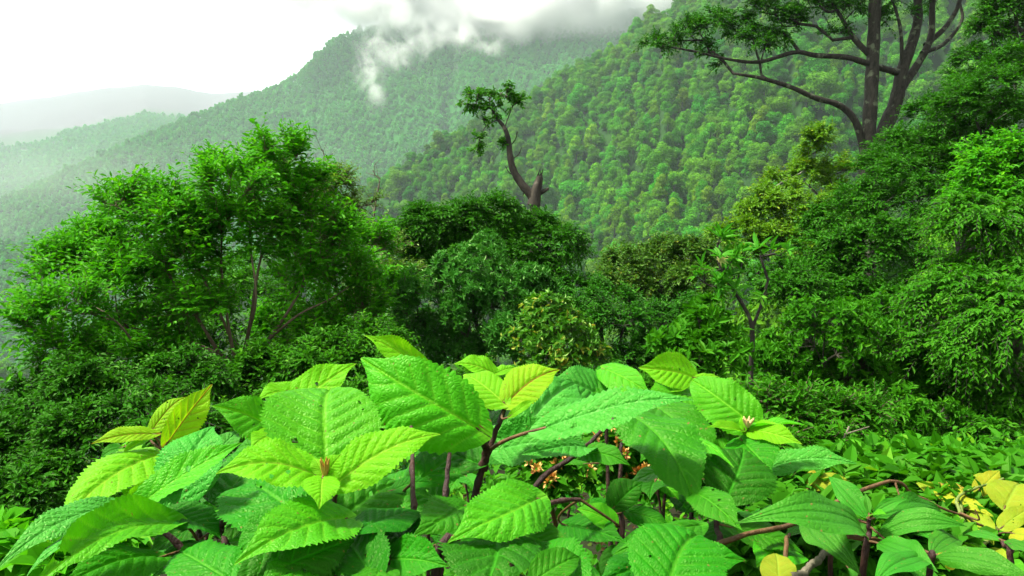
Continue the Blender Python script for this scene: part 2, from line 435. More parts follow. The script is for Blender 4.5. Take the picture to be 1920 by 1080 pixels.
def tree(name, label, cat, base, blobs, mat, leafL, leafW, nspray, nl=7, spray=.5, droop=.25, bark=None, r_base=.08, r_tip=.004,
         ntarget=160, seg=.25, paths=None, shell=.45, upb=.9, jit=.35, tuft=False, out=.8, lift=.25, group=None, path_r=None, seed=0, twigs=1.0, wob=.12,
         bias=.35, crown_name='crown', trunk_name='trunk', ddepth=.0, base_xyz=None, flat=1.0, taper=0, taper0=0, fine=True, inner=.25):
    rng = np.random.default_rng(1000 + seed)
    if nspray > 1000 and fine: leafL, leafW, nspray, spray = leafL * .8, leafW * .8, int(nspray * 1.45), spray * .88
    blobs = [(b[0], b[1], b[2] + (b[4] if len(b) > 4 else rng.uniform(-ddepth, ddepth)), b[3]) for b in blobs]
    if base_xyz is not None: B = np.array(base_xyz, float)
    else:
        B = at(base[0], 700, base[1]); B[2] = ground_z(B[0], B[1]) - .03
    blobs = [(b[0], b[1], b[2], max(b[3] * .4, b[3] - .3 * spray * F / b[2])) for b in blobs]
    T, _, C, Rr = blob_points(blobs, ntarget, rng, shell=.25)
    if paths is None:
        lo = C.mean(0); lo[2] = min(C[:, 2].min(), C.mean(0)[2] - .3 * Rr.max())
        if lo[2] < B[2] + .4: lo[2] = B[2] + .4
        mid = (B + lo) / 2 + rng.normal(0, .05, 3) * np.linalg.norm(lo - B)
        paths = [spline([B, mid, lo], 12)]
    else:
        paths = [spline([at(*q) for q in pth], max(4, 4 * len(pth))) for pth in paths]
        first = paths[0]
        if np.linalg.norm(first[0] - B) > .05 and first[0][2] > B[2]: paths[0] = np.vstack([spline([B, first[0]], 5)[:-1], first])
        else: B = first[0].copy()
    A, PA = grow(paths, T, rng, seg, bias, wob)
    A[:, :] += 0
    mb = MB(); rad, kids = skeleton_mesh(mb, A, PA, r_tip, r_base, taper=taper, taper0=taper0)
    for pth, pr in zip(paths, path_r or []):
        if pr: mb.tube(pth, np.linspace(pr[0], pr[1], len(pth)) * (1 + .06 * np.sin(np.arange(len(pth)) * 2.1)), 11, cap=False)
    thin = np.where(rad < max(r_tip * 5, r_base * .12))[0]
    if len(thin) < 10: thin = np.arange(len(A))
    # sprays start on thin wood; keep those inside or near the blobs
    Q = A[thin]
    d = ((Q[:, None, :] - C[None]) ** 2).sum(-1) ** .5 / Rr[None]
    ok = d.min(1) < 1.15
    near = d.argmin(1)
    thin, Q, near = thin[ok], Q[ok], near[ok]
    w = inner + np.clip(d[ok].min(1), 0, 1) ** 2
    k = rng.choice(len(Q), nspray, p=w / w.sum())
    S = Q[k] + rng.normal(0, .02, (nspray, 3)) * spray
    outw = unit(S - C[near[k]] + rng.normal(0, .02, (nspray, 3)))
    Dr = unit(outw * out + UP * lift + rng.normal(0, .55, (nspray, 3)))
    Ls = spray * rng.uniform(.55, 1.25, nspray)
    V, Fq, sh, tw = spray_leaves(S, Dr, nl, Ls, leafL, leafW, rng, droop, upb, jit, tuft, flat)
    sh = np.clip(sh * .85 + .15 * (rng.random(nspray)[np.repeat(np.arange(nspray), nl * 2)]), 0, 1)
    if twigs > 0:
        for q in tw:
            if rng.random() < twigs: mb.tube(q, [r_tip * .9, r_tip * .7, r_tip * .4], 3, cap=False)
    root = empty(name, B, label, cat, group)
    v, f, _ = mb.get()
    link(trunk_name, make_mesh(trunk_name, v - B, f, [bark or M_bark], smooth=True), root)
    link(crown_name, make_mesh(crown_name, V - B, Fq, [mat], fattrs={'rnd': sh}), root)
    return root


# leaf colours (species)
M_l_spring = leafmat('leaf_fresh_green', (.020, .170, .003), (.062, .300, .004), (.13, .40, .006), trans=.38, rough=.5, spec=.12)
M_l_dark = leafmat('leaf_dark_green', (.011, .084, .003), (.029, .155, .004), (.06, .22, .007), trans=.28, rough=.5, spec=.12)
M_l_mid = leafmat('leaf_mid_green', (.015, .110, .004), (.042, .195, .005), (.095, .28, .010), trans=.32, rough=.5, spec=.12)
M_l_pale = leafmat('leaf_pale_glossy', (.018, .120, .010), (.042, .190, .018), (.11, .27, .06), trans=.25, rough=.42, spec=.25)
M_l_gold = leafmat('leaf_olive_gold', (.036, .150, .003), (.105, .250, .005), (.22, .29, .008), trans=.35, rough=.5, spec=.3)
M_l_yell = leafmat('leaf_variegated', (.020, .125, .006), (.060, .21, .010), (.42, .36, .04), trans=.35, rough=.4, spec=.4, hi=.72)
M_l_rust = leafmat('leaf_olive_brown', (.018, .085, .005), (.050, .150, .007), (.13, .15, .012), trans=.3, rough=.5, spec=.3, hi=.75)
M_l_lime = leafmat('leaf_lime', (.022, .180, .005), (.065, .310, .007), (.16, .42, .010), trans=.4, rough=.5, spec=.12)
M_l_blue = leafmat('leaf_bluish_dark', (.010, .088, .004), (.026, .145, .005), (.05, .21, .009), trans=.25, rough=.5, spec=.14)

# --- left spreading tree
tree('spreading_tree', 'wide fresh green tree with many thin bare stems at the left of the valley', 'tree', (450, 9.2),
     [(500, 355, 9, 70), (430, 370, 9, 62), (565, 370, 9.3, 55), (395, 335, 9, 36), (492, 285, 9, 36), (540, 305, 9, 42), (265, 415, 8.8, 70), (335, 430, 9, 80),
      (215, 385, 8.8, 40), (455, 440, 9, 80), (590, 455, 9.4, 80), (185, 480, 8.7, 66), (120, 515, 8.5, 62), (78, 530, 8.4, 36), (250, 540, 8.6, 85),
      (350, 500, 8.7, 70), (640, 530, 9.6, 70), (560, 520, 9, 60), (110, 600, 8.4, 75), (72, 625, 8.3, 40), (680, 610, 9.6, 60), (200, 630, 8.5, 60), (690, 470, 9.7, 46), (380, 590, 8.8, 46), (520, 620, 9.3, 40), (300, 645, 8.7, 70), (590, 650, 9.1, 66), (120, 675, 8.3, 56), (210, 700, 8.5, 60), (740, 560, 9.6, 44)],
     M_l_spring, .085, .021, 6600, nl=8, spray=.34, droop=.12, bark=M_bark_warm, r_base=.028, r_tip=.003, ntarget=560, seg=.16, shell=.4, out=.8, lift=1.0,
     ddepth=.9, seed=1, wob=.1, bias=.5, fine=False, inner=.2,
     path_r=[(.030, .006), (.023, .006), (.023, .006), (.02, .006), (.022, .006), (.016, .005), (.016, .005), (.015, .005)],
     paths=[[(450, 765, 8.9), (445, 700, 8.6), (430, 620, 8.3), (415, 500, 8.3), (420, 400, 8.8)], [(445, 725, 8.8), (470, 600, 8.4), (490, 480, 8.4), (530, 380, 9.0)],
            [(440, 715, 8.7), (385, 620, 8.3), (320, 520, 8.2), (270, 450, 8.5)], [(448, 735, 8.8), (330, 740, 8.5), (270, 670, 8.2), (215, 600, 8.0), (120, 540, 8.2)],
            [(455, 700, 8.7), (530, 600, 8.6), (590, 500, 8.8), (640, 440, 9.4)], [(435, 640, 8.4), (400, 560, 8.1), (360, 480, 8.2), (340, 430, 8.5)],
            [(462, 640, 8.5), (480, 560, 8.2), (470, 470, 8.2), (460, 400, 8.7)], [(500, 640, 8.6), (560, 590, 8.4), (620, 560, 8.7), (680, 520, 9.4)]])
tree('understory_tree', 'dark leafy tree seen through the bare stems of the wide left tree', 'tree', (420, 12.5),
     [(330, 600, 12, 90), (450, 580, 12.5, 100), (570, 600, 12.5, 95), (250, 660, 12, 90), (380, 680, 12, 90), (520, 680, 12, 90), (640, 640, 12, 80), (480, 520, 13, 60)],
     M_l_mid, .10, .026, 2600, nl=7, spray=.36, bark=M_bark_dark, r_base=.08, ntarget=200, seed=41, ddepth=.5)

tree('slender_tree', 'small yellowish green tree rising behind the wide left crown', 'tree', (660, 13.5),
     [(640, 352, 13.5, 36), (615, 385, 13.5, 45), (675, 395, 13.5, 38), (650, 440, 13.5, 55), (720, 470, 13, 48), (740, 540, 12.5, 60), (700, 560, 12.5, 60)],
     leafmat('leaf_yellow_green', (.035, .125, .008), (.085, .21, .012), (.15, .27, .02), trans=.4), .085, .02, 1500, nl=6, spray=.34, bark=M_bark_warm, r_base=.06, ntarget=150, seed=2, lift=.6)

for i, (pth, lab) in enumerate([
        ([(622, 420, 14), (616, 360, 14), (612, 310, 14), (606, 285, 14)], 'leafless sapling with pale twigs above the small yellowish tree'),
        ([(700, 470, 14), (700, 420, 14), (706, 370, 14), (712, 340, 14)], 'leafless sapling with pale twigs beside the dark round-topped tree')]):
    rng = np.random.default_rng(50 + i); P = spline([at(*q) for q in pth], 14); B = P[0].copy(); B[2] = ground_z(B[0], B[1])
    A, PA = grow([np.vstack([spline([B, P[0]], 6)[:-1], P])], P[rng.integers(5, 14, 16)] + rng.normal(0, .16, (16, 3)) + [0, 0, .12], rng, .1)
    mb = MB(); skeleton_mesh(mb, A, PA, .004, .02); v, f, _ = mb.get()
    root = empty('bare_sapling', B, lab, 'tree', 'leafless saplings'); link('trunk', make_mesh('trunk', v - B, f, [M_twig], smooth=True), root)

tree('round_topped_tree', 'dark green tree with flat domed crown below the broken snag', 'tree', (1000, 15),
     [(865, 412, 14.5, 45), (800, 430, 14.5, 50), (925, 410, 14.5, 45), (765, 455, 14.5, 36), (890, 455, 14.2, 70), (1000, 440, 14.5, 50), (1055, 462, 14.6, 42), (960, 475, 14.2, 55), (820, 500, 14, 65),
      (1088, 482, 14.6, 24), (1030, 500, 14.8, 40)],
     M_l_dark, .105, .026, 3800, nl=8, spray=.38, droop=.3, bark=M_bark_dark, r_base=.14, r_tip=.004, ntarget=280, seg=.22, seed=3, lift=.35, ddepth=.7,
     paths=[[(1003, 640, 15), (1005, 560, 15), (1000, 500, 14.9), (980, 470, 14.7)]])
tree('pale_leaved_tree', 'grey green tree with glossy drooping leaf tufts in front of the domed dark tree', 'tree', (880, 11.5),
     [(880, 535, 11.4, 75), (805, 570, 11.2, 66), (910, 600, 11, 80), (985, 565, 11.4, 60), (790, 640, 10.8, 60), (860, 670, 10.6, 80), (960, 640, 10.8, 70), (900, 480, 11.8, 40)],
     M_l_pale, .105, .021, 2600, nl=9, spray=.26, droop=.35, bark=M_bark, r_base=.09, ntarget=220, seed=4, tuft=True, lift=.5, ddepth=.6)
tree('variegated_bush', 'bush with cream and yellow tinged leaves behind the tallest foreground leaves', 'bush', (1040, 9.6),
     [(1040, 610, 9.6, 48), (1070, 650, 9.5, 50), (1000, 650, 9.5, 46), (1105, 680, 9.5, 34), (1040, 690, 9.3, 46), (1010, 600, 9.8, 30)],
     M_l_yell, .085, .02, 850, nl=7, spray=.2, bark=M_bark, r_base=.03, ntarget=110, seed=5, lift=.6, tuft=True)
tree('olive_crowned_tree', 'rounded tree with brownish olive leaves under the green forested slope', 'tree', (1250, 17),
     [(1180, 500, 16.5, 45), (1240, 488, 16.5, 45), (1295, 482, 16.5, 40), (1150, 540, 16, 42), (1220, 545, 16, 60), (1300, 545, 16, 55), (1345, 500, 16.5, 36)],
     M_l_rust, .10, .028, 2600, nl=7, spray=.36, bark=M_bark_dark, r_base=.12, ntarget=200, seed=6, lift=.3, ddepth=.6)
tree('shaded_tree', 'dark leafy tree in the shadowed hollow below the olive tree', 'tree', (1200, 13),
     [(1160, 610, 13, 62), (1230, 620, 13, 70), (1180, 690, 12.5, 60), (1110, 590, 13.5, 50), (1290, 610, 13.5, 55), (1250, 700, 12.3, 60), (1090, 560, 14, 50)],
     M_l_blue, .095, .024, 2600, nl=7, spray=.32, bark=M_bark_dark, r_base=.1, ntarget=200, seed=7, ddepth=.5)

# --- sapling with long whorled leaves
tree('young_sapling', 'slim sapling on one dark stem with whorls of long pale leaves', 'sapling', (1407, 7.2),
     [(1340, 470, 7.2, 30), (1345, 510, 7.2, 34), (1440, 485, 7.2, 30), (1390, 535, 7.2, 34), (1440, 540, 7.2, 30), (1350, 445, 7.2, 16), (1400, 490, 7.3, 26), (1330, 540, 7.2, 26), (1430, 575, 7.2, 22)],
     leafmat('leaf_sapling', (.025, .180, .010), (.060, .270, .015), (.12, .33, .03), trans=.35, rough=.42, spec=.22), .165, .024, 28, nl=8, spray=.12, path_r=[(.027, .012), (.016, .008), (.014, .008)], droop=.25,
     bark=M_bark_dark, r_base=.022, r_tip=.006, ntarget=26, seed=8, tuft=True, lift=.9, jit=.3, twigs=1,
     paths=[[(1407, 760, 7.2), (1408, 690, 7.2), (1410, 615, 7.2), (1392, 570, 7.2), (1365, 530, 7.2)], [(1410, 615, 7.2), (1428, 570, 7.2), (1440, 525, 7.2)], [(1390, 568, 7.2), (1350, 500, 7.2), (1345, 455, 7.2)]])
# pale new leaves at its top are separate pieces of the same plant
sap = [o for o in bpy.data.objects if o.name == 'young_sapling'][0]
rng = np.random.default_rng(5)
S = at(1348, 482, 7.1) + rng.normal(0, .015, (6, 3)); Dv = unit(np.array([[.5, -.3, -.2], [.8, -.3, .0], [.6, -.5, -.4], [.9, .1, .15], [.3, -.4, -.6], [.7, -.2, -.3]]))
V, Fq = leaf_batch(S, Dv, np.tile(UP - FWD, (6, 1)), np.full(6, .11), np.full(6, .014))
link('new_leaf', make_mesh('new_leaf', V - np.array(sap.location), Fq, [leafmat('leaf_cream', (.45, .5, .2), (.55, .56, .26), trans=.35)], fattrs={'rnd': rng.random(12)}), sap)['label'] = 'cream coloured new leaves'

# --- shrubs on the right
tree('rosette_shrub', 'shrub with bright rosettes of glossy leaves left of the slim sapling', 'shrub', (1300, 6.8),
     [(1300, 640, 6.8, 48), (1262, 655, 6.7, 34), (1325, 605, 6.9, 34), (1350, 680, 6.6, 42), (1290, 690, 6.5, 42), (1360, 630, 6.9, 26)],
     M_l_mid, .10, .021, 330, nl=9, spray=.14, bark=M_bark, r_base=.03, ntarget=80, seed=9, tuft=True, lift=.8)
tree('broad_shrub', 'wide dense green shrub filling the slope right of the sapling stem', 'shrub', (1580, 8.2),
     [(1550, 650, 8.3, 80), (1640, 640, 8.5, 80), (1480, 700, 8, 66), (1580, 740, 7.8, 90), (1690, 720, 8.2, 85), (1450, 780, 7.4, 52), (1620, 830, 7.4, 75), (1520, 820, 7.3, 66), (1720, 800, 7.8, 66), (1420, 700, 8, 44)],
     M_l_mid, .095, .021, 3000, nl=8, spray=.26, bark=M_bark, r_base=.06, ntarget=300, seed=10, ddepth=.5, lift=.5, tuft=True)
tree('twiggy_shrub', 'thin olive shrub with reddish tips and dead twigs behind the leafy front plants', 'shrub', (1490, 5.6),
     [(1490, 790, 5.6, 60), (1560, 800, 5.7, 55), (1430, 760, 5.6, 44), (1540, 860, 5.3, 50), (1470, 850, 5.2, 50), (1620, 780, 5.8, 50)],
     M_l_mid, .06, .014, 900, nl=8, spray=.2, bark=M_bark_warm, r_base=.03, ntarget=120, seed=11, lift=.7)
tree('bluish_slope_tree', 'tall bluish green tree covering the middle of the right hillside', 'tree', (1650, 14),
     [(1480, 560, 13, 75), (1560, 520, 13.2, 90), (1650, 490, 13.5, 95), (1600, 430, 14, 80), (1690, 390, 14, 90), (1560, 600, 12.5, 70), (1660, 580, 12.5, 80), (1420, 520, 13.5, 45)],
     M_l_dark, .10, .026, 4600, nl=8, spray=.36, bark=M_bark_dark, r_base=.16, ntarget=300, seg=.3, seed=12, ddepth=.9, droop=.3)
tree('upper_slope_tree', 'dark green tree on the upper right slope in front of the bare trunks', 'tree', (1820, 16),
     [(1790, 300, 16, 90), (1850, 220, 16, 85), (1890, 140, 16.5, 60), (1700, 280, 16, 50), (1745, 230, 16.3, 48), (1660, 320, 16, 50), (1730, 330, 15.6, 70), (1860, 330, 15.5, 80), (1800, 190, 16.5, 40), (1900, 240, 16, 60)],
     M_l_dark, .11, .028, 4200, nl=8, spray=.42, bark=M_bark_dark, r_base=.18, ntarget=280, seg=.3, seed=13, ddepth=.9)
tree('olive_gold_tree', 'pointed tree with olive gold leaves at the foot of the twin bare trunks', 'tree', (1510, 24),
     [(1530, 252, 24, 22), (1530, 290, 24, 34), (1520, 340, 24, 52), (1455, 360, 23.5, 34), (1440, 400, 23, 50), (1505, 410, 23, 66), (1405, 440, 22.5, 42), (1570, 330, 24, 44), (1460, 470, 22, 60), (1580, 390, 23.5, 50), (1390, 480, 22, 44), (1375, 455, 22, 44), (1560, 440, 22.5, 60), (1425, 420, 23, 50), (1500, 470, 22, 60), (1545, 270, 24, 36)],
     M_l_gold, .15, .045, 3600, nl=7, spray=.5, bark=M_bark, r_base=.2, r_tip=.006, ntarget=240, seg=.4, seed=14, lift=.7, ddepth=.8)
tree('hanging_leaf_tree', 'large tree with drooping feathery leaf sprays at the right edge', 'tree', (1850, 8.4),
     [(1830, 430, 9, 70), (1900, 440, 8.8, 66), (1850, 520, 8.6, 82), (1785, 570, 8.6, 75), (1880, 620, 8.3, 90), (1800, 680, 8.3, 88), (1900, 770, 8, 95), (1800, 790, 8, 85), (1725, 600, 8.8, 44), (1740, 690, 8.5, 50), (1930, 560, 8.4, 70),
      (1860, 860, 7.6, 70)],
     M_l_mid, .085, .020, 3200, nl=12, spray=.42, droop=.55, bark=M_bark, r_base=.11, ntarget=300, seg=.22, seed=15, out=1.0, lift=.35, ddepth=.6, jit=.22)
tree('lime_leaved_tree', 'lime green tree with sunlit young leaves above the drooping leaf sprays', 'tree', (1890, 9.8),
     [(1850, 330, 9.6, 48), (1900, 300, 9.6, 50), (1870, 380, 9.5, 60), (1805, 370, 9.6, 34), (1930, 380, 9.6, 60), (1830, 290, 9.8, 26)],
     M_l_lime, .085, .024, 1700, nl=8, spray=.3, droop=.3, bark=M_bark, r_base=.07, ntarget=150, seed=16, lift=.3)

# --- left dark understory
tree('shaded_shrub', 'large dark green shrub filling the lower left corner behind the front leaves', 'shrub', (170, 6.6),
     [(90, 745, 7, 60), (160, 750, 6.9, 85), (40, 845, 6.6, 86), (160, 860, 6.4, 100), (300, 790, 6.8, 90), (60, 960, 6, 100), (200, 960, 6, 85), (350, 720, 7.2, 66), (-40, 860, 6.8, 70), (320, 880, 6.2, 80)],
     M_l_dark, .075, .019, 5200, nl=8, spray=.26, droop=.3, bark=M_bark_dark, r_base=.06, ntarget=320, seed=17, ddepth=.4, lift=.4)
tree('understory_bush', 'shaded green bush under the wide tree behind the yellow tipped front plant', 'bush', (560, 7.6),
     [(500, 720, 7.8, 66), (610, 690, 7.8, 66), (420, 740, 7.6, 60), (700, 660, 8, 60), (560, 790, 7.2, 70), (740, 720, 7.6, 50), (440, 820, 7, 60), (800, 740, 7.4, 50), (680, 780, 7, 60), (1000, 760, 7, 60), (900, 750, 7, 60), (1100, 770, 7, 60), (1220, 770, 7, 60), (1300, 770, 6.6, 50)],
     M_l_mid, .08, .02, 3600, nl=8, spray=.26, bark=M_bark_dark, r_base=.05, ntarget=300, seed=18, ddepth=.3, lift=.5)

# --- tall bare-trunked tree at the upper right
tree('tall_spreading_tree', 'tall tree with two bare trunks and long crooked branches reaching left', 'tree', (1625, 30),
     [(1232, 88, 30, 28), (1262, 70, 30, 26), (1300, 70, 30, 36), (1345, 45, 30, 34), (1390, 65, 30, 36), (1330, 105, 30, 24), (1430, 25, 30, 40), (1480, 50, 30, 36), (1420, 90, 29.6, 30), (1530, 20, 30, 42), (1480, -30, 30, 50), (1560, 70, 30.4, 30),
      (1590, 20, 30, 34), (1400, -20, 30, 36), (1600, -40, 30, 50), (1690, -50, 30, 60), (1780, -50, 30, 60), (1660, 40, 30.6, 24), (1700, 30, 30.5, 20), (1360, 120, 30, 20)],
     M_l_dark, .15, .042, 4300, nl=7, spray=.5, fine=False, path_r=[(.30, .2), (.15, .05), (.32, .13), (.16, .09), (.11, .06), (.09, .05), (.13, .03), (.07, .03), (.09, .04), (.08, .04)], bark=M_bark_dark, r_base=.22, r_tip=.010, ntarget=400, seg=.45, seed=19, bias=.25, wob=.16, lift=.35, trunk_name='trunk', twigs=1.0,
     paths=[[(1625, 330, 30), (1627, 280, 30), (1632, 200, 30), (1637, 100, 30), (1641, 0, 30), (1645, -90, 30)],
            [(1622, 300, 30), (1606, 232, 29.8), (1575, 198, 29.6), (1530, 184, 29.5), (1480, 162, 29.4), (1425, 146, 29.4), (1390, 140, 29.4)],
            [(1632, 318, 30.2), (1655, 250, 30.4), (1680, 190, 30.5), (1692, 130, 30.5), (1712, 75, 30.6), (1722, 20, 30.6), (1712, -60, 30.6)],
            [(1684, 175, 30.5), (1722, 118, 30.9), (1745, 70, 31), (1748, 10, 31), (1755, -60, 31)],
            [(1735, 85, 31), (1775, 48, 31.2), (1800, 0, 31.2), (1795, -50, 31.2)], [(1728, 100, 30.8), (1770, 82, 31.4), (1803, 40, 31.6), (1800, 5, 31.6)],
            [(1690, 138, 30.5), (1640, 124, 30), (1590, 108, 29.8), (1530, 104, 29.7), (1490, 98, 29.6), (1425, 116, 29.6), (1370, 112, 29.6), (1300, 96, 29.6), (1230, 84, 29.6)],
            [(1500, 99, 29.6), (1470, 62, 29.7), (1430, 50, 29.8), (1390, 30, 29.8)], [(1637, 110, 30), (1600, 70, 30), (1570, 20, 30), (1540, -20, 30)], [(1690, 145, 30.5), (1690, 70, 30.2), (1680, 20, 30), (1660, -30, 30)]])
tree('corner_tree', 'tree with one thick crooked limb at the upper right corner', 'tree', (1960, 24),
     [(1800, 150, 24, 30), (1850, 60, 24, 34), (1880, 20, 24, 40), (1910, 70, 24, 36), (1870, 150, 24, 36), (1820, 110, 24, 24), (1920, 10, 24, 50), (1800, 190, 24, 30)],
     M_l_dark, .16, .042, 1500, nl=7, spray=.45, bark=M_bark_dark, r_base=.24, r_tip=.01, ntarget=150, seg=.4, seed=20, bias=.3,
     paths=[[(1990, 260, 24), (1975, 140, 24), (1960, 60, 24), (1950, -60, 24)], [(1972, 62, 24), (1925, 80, 24), (1880, 105, 24), (1850, 128, 24), (1828, 155, 24)], [(1868, 112, 24), (1858, 60, 24), (1862, 10, 24), (1855, -30, 24)]])
# --- broken snag
tree('broken_tree', 'crooked half dead tree with snapped top and a few leaf tufts rising above the canopy', 'tree', (1003, 26),
     [(888, 186, 26, 20), (872, 196, 26, 13), (915, 178, 26, 14), (945, 182, 26, 24), (968, 195, 26, 17), (905, 225, 26, 15), (895, 262, 26, 12), (893, 285, 26, 8), (944, 278, 26, 12), (925, 205, 26, 16), (975, 185, 26, 9)],
     M_l_mid, .15, .048, 300, nl=6, spray=.28, bark=barkmat('bark_snag', (.018, .016, .012), (.075, .064, .046), scale=5, lichen=(.14, .12, .09)), r_base=.27, r_tip=.016, ntarget=46, seg=.25, seed=21, bias=.15, wob=.1, jit=.5, taper=.95, taper0=5.0, path_r=[(.20, .035)],
     paths=[[(1004, 470, 26), (1003, 400, 26), (999, 372, 26), (978, 345, 26), (962, 318, 26), (956, 290, 26), (953, 262, 26), (946, 240, 26), (934, 224, 26), (922, 205, 26)], [(946, 240, 26), (955, 215, 26), (962, 198, 26)],
            [(934, 224, 26), (912, 236, 26), (900, 258, 26), (894, 285, 26)], [(954, 262, 26), (944, 272, 26)], [(922, 205, 26), (900, 196, 26), (872, 196, 26)], [(958, 300, 26), (972, 290, 26), (978, 276, 26)], [(968, 330, 26), (955, 324, 26), (948, 312, 26)], [(955, 275, 26), (966, 262, 26), (970, 246, 26)], [(985, 352, 26), (980, 368, 26)]])
snag = [o for o in bpy.data.objects if o.name == 'broken_tree'][0]
mb = MB(); rng = np.random.default_rng(9)
for pth, r0, r1 in (([(1001, 385, 26), (1004, 362, 26), (1009, 345, 26), (1012, 332, 26)], .23, .11), ([(1006, 366, 26), (1016, 360, 26), (1028, 354, 26)], .1, .05)):
    P = spline([at(*q) for q in pth], 8); mb.tube(P, np.linspace(r0, r1, 8), 9)
for k in range(7):
    b = at(1012 + rng.uniform(-5, 5), 334, 26); mb.tube([b, b + [rng.normal(0, .04), 0, rng.uniform(.1, .32)]], [.035, .008], 4)
v, f, _ = mb.get(); link('broken_stub', make_mesh('broken_stub', v - np.array(snag.location), f, [[c_ for c_ in snag.children if c_.name.startswith('trunk')][0].data.materials[0]], smooth=True), snag)

# ------------------------------------------------------------------ the forest on the slopes
def crown_mesh(name, seed, nf, size, nlobe, mat, bark, hh=13.0, ww=5.6, top=.0):
    """one forest tree about 13 m high: crown of leaf clumps on several lobes, short visible trunk"""
    rng = np.random.default_rng(seed)
    C = np.zeros((nlobe, 3)); a = rng.random(nlobe) * 2 * PI; rad = ww * .55 * np.sqrt(rng.random(nlobe))
    C[:, 0] = np.cos(a) * rad; C[:, 1] = np.sin(a) * rad; C[:, 2] = hh * .66 - rad * .9 + rng.uniform(-2.2, 1.9, nlobe) + top * (1 - rad / ww) * 3
    C[nlobe // 2:, 2] -= hh * .22; C[nlobe // 2:, :2] *= 1.15
    lr = rng.uniform(.24, .50, nlobe) * ww
    k = rng.choice(nlobe, nf, p=lr ** 2 / (lr ** 2).sum())
    n = unit(rng.normal(size=(nf, 3))); n[:, 2] = np.abs(n[:, 2]) * np.where(rng.random(nf) < .78, 1, -1); n = unit(n)
    P = C[k] + n * (lr[k] * rng.uniform(.7, 1.08, nf))[:, None]
    nn = unit(n + rng.normal(0, .45, (nf, 3))); t = unit(np.cross(nn, rng.normal(size=(nf, 3)))); b = np.cross(nn, t)
    s = size * rng.uniform(.55, 1.3, nf)
    q = []
    for sx, sy in ((-1, -.35), (.1, -.75), (1, .3), (-.15, .7)):
        q.append(P + t * (s * sx * rng.uniform(.6, 1.1, nf) * .6)[:, None] + b * (s * sy * rng.uniform(.6, 1.2, nf) * .6)[:, None] + nn * (rng.uniform(-.12, .12, nf) * s)[:, None])
    V = np.stack(q, 1).reshape(-1, 3); Fq = np.arange(nf * 4).reshape(-1, 4)
    val = np.clip(.25 * rng.random(nlobe)[k] + .5 * rng.random(nf) + .25 * rng.random(), 0, 1)
    mb = MB()
    if nf < 1000: mb.tube([[0, 0, hh * .3], [0, 0, hh * .6]], [.2, .1], 3, cap=False)
    else: mb.tube([[0, 0, -1.2], [.1, 0, hh * .3], [0, .1, hh * .62]], [.32, .25, .14], 6, cap=False)
    for j in range(min(nlobe, 5)): mb.tube([[0, .05, hh * .45], C[j] * [.5, .5, 1] * [1, 1, .85], C[j]], [.14, .09, .04], 4, cap=False)
    tv, tf, _ = mb.get()
    return make_mesh(name, np.vstack([V, tv]), np.vstack([Fq, tf + len(V)]), [mat, bark], fattrs={'rnd': np.concatenate([val, np.zeros(len(tf))])}, midx=np.concatenate([np.zeros(nf), np.ones(len(tf))]))


M_f = [leafmat('canopy_green', (.028, .155, .006), (.075, .280, .009), (.13, .34, .012), trans=.25, rough=.7, spec=.1, objvar=.5),
       leafmat('canopy_dark', (.018, .115, .006), (.045, .205, .010), (.08, .25, .013), trans=.2, rough=.7, spec=.1, objvar=.5),
       leafmat('canopy_lime', (.050, .190, .005), (.120, .300, .007), (.19, .34, .010), trans=.3, rough=.7, spec=.1, objvar=.5),
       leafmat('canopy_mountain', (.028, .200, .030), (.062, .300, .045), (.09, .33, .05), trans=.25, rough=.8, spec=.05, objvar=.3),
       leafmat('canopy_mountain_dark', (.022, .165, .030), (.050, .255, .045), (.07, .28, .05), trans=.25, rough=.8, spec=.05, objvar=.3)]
near_t = [crown_mesh('forest_tree', 300 + i, 3200, .66, 13 + i % 4, M_f[[0, 1, 0, 2, 1, 0][i]], M_bark, hh=13 + (i % 3), ww=5.2 + .4 * (i % 3), top=(i % 2) * .6) for i in range(6)]
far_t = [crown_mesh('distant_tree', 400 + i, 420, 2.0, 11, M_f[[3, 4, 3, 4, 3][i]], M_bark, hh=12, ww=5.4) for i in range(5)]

# where trees stand: jittered rings, kept only where the ground is in view
EL = (GZ + 0.0 - 2) / np.maximum(RR, 1)
MX = np.maximum.accumulate(EL, axis=1)
def visible(x, y, z, top):
    r = np.hypot(x, y); a = np.arctan2(x, y)
    ia = np.clip(np.searchsorted(A_f, a), 0, na - 1); ir = np.clip(np.searchsorted(R_f, r) - 2, 0, nr - 1)
    return (z + top - 2) / r >= MX[ia, ir] - .004
def pix(x, y, z):
    d = y * FWD[1] + (z - 2) * FWD[2]; v = y * UPV[1] + (z - 2) * UPV[2]
    return 960 + F * x / d, 540 - F * v / d

pts = []
for r0, r1, sp in ((70, 420, 5.9), (420, 900, 6.9), (900, 1750, 7.2), (1750, 2700, 10.5)):
    nn_ = int((r1 - r0) / sp)
    for r in np.linspace(r0, r1, nn_, endpoint=False):
        m_ = int(math.radians(78) * r / sp); a = np.radians(-39) + (np.arange(m_) + R.random()) / m_ * math.radians(78)
        a = a + R.normal(0, .3, m_) * sp / r; rr = r + R.normal(0, .32, m_) * sp
        pts.append(np.stack([rr * np.sin(a), rr * np.cos(a)], 1))
pts = np.concatenate(pts); px_ = pts[:, 0]; py_ = pts[:, 1]
pz_ = height(px_, py_); rr_ = np.hypot(px_, py_)
ok = visible(px_, py_, pz_, 15.0)
X, Y = pix(px_, py_, pz_ + 13)
lim = np.interp(X, [-200, 0, 60, 160, 600, 700, 1110, 1130, 1300, 1400, 1600, 2100], [900, 900, 900, 900, 700, 470, 470, 490, 480, 330, 250, 180])
ok &= ~((rr_ < 160) & (Y < lim))
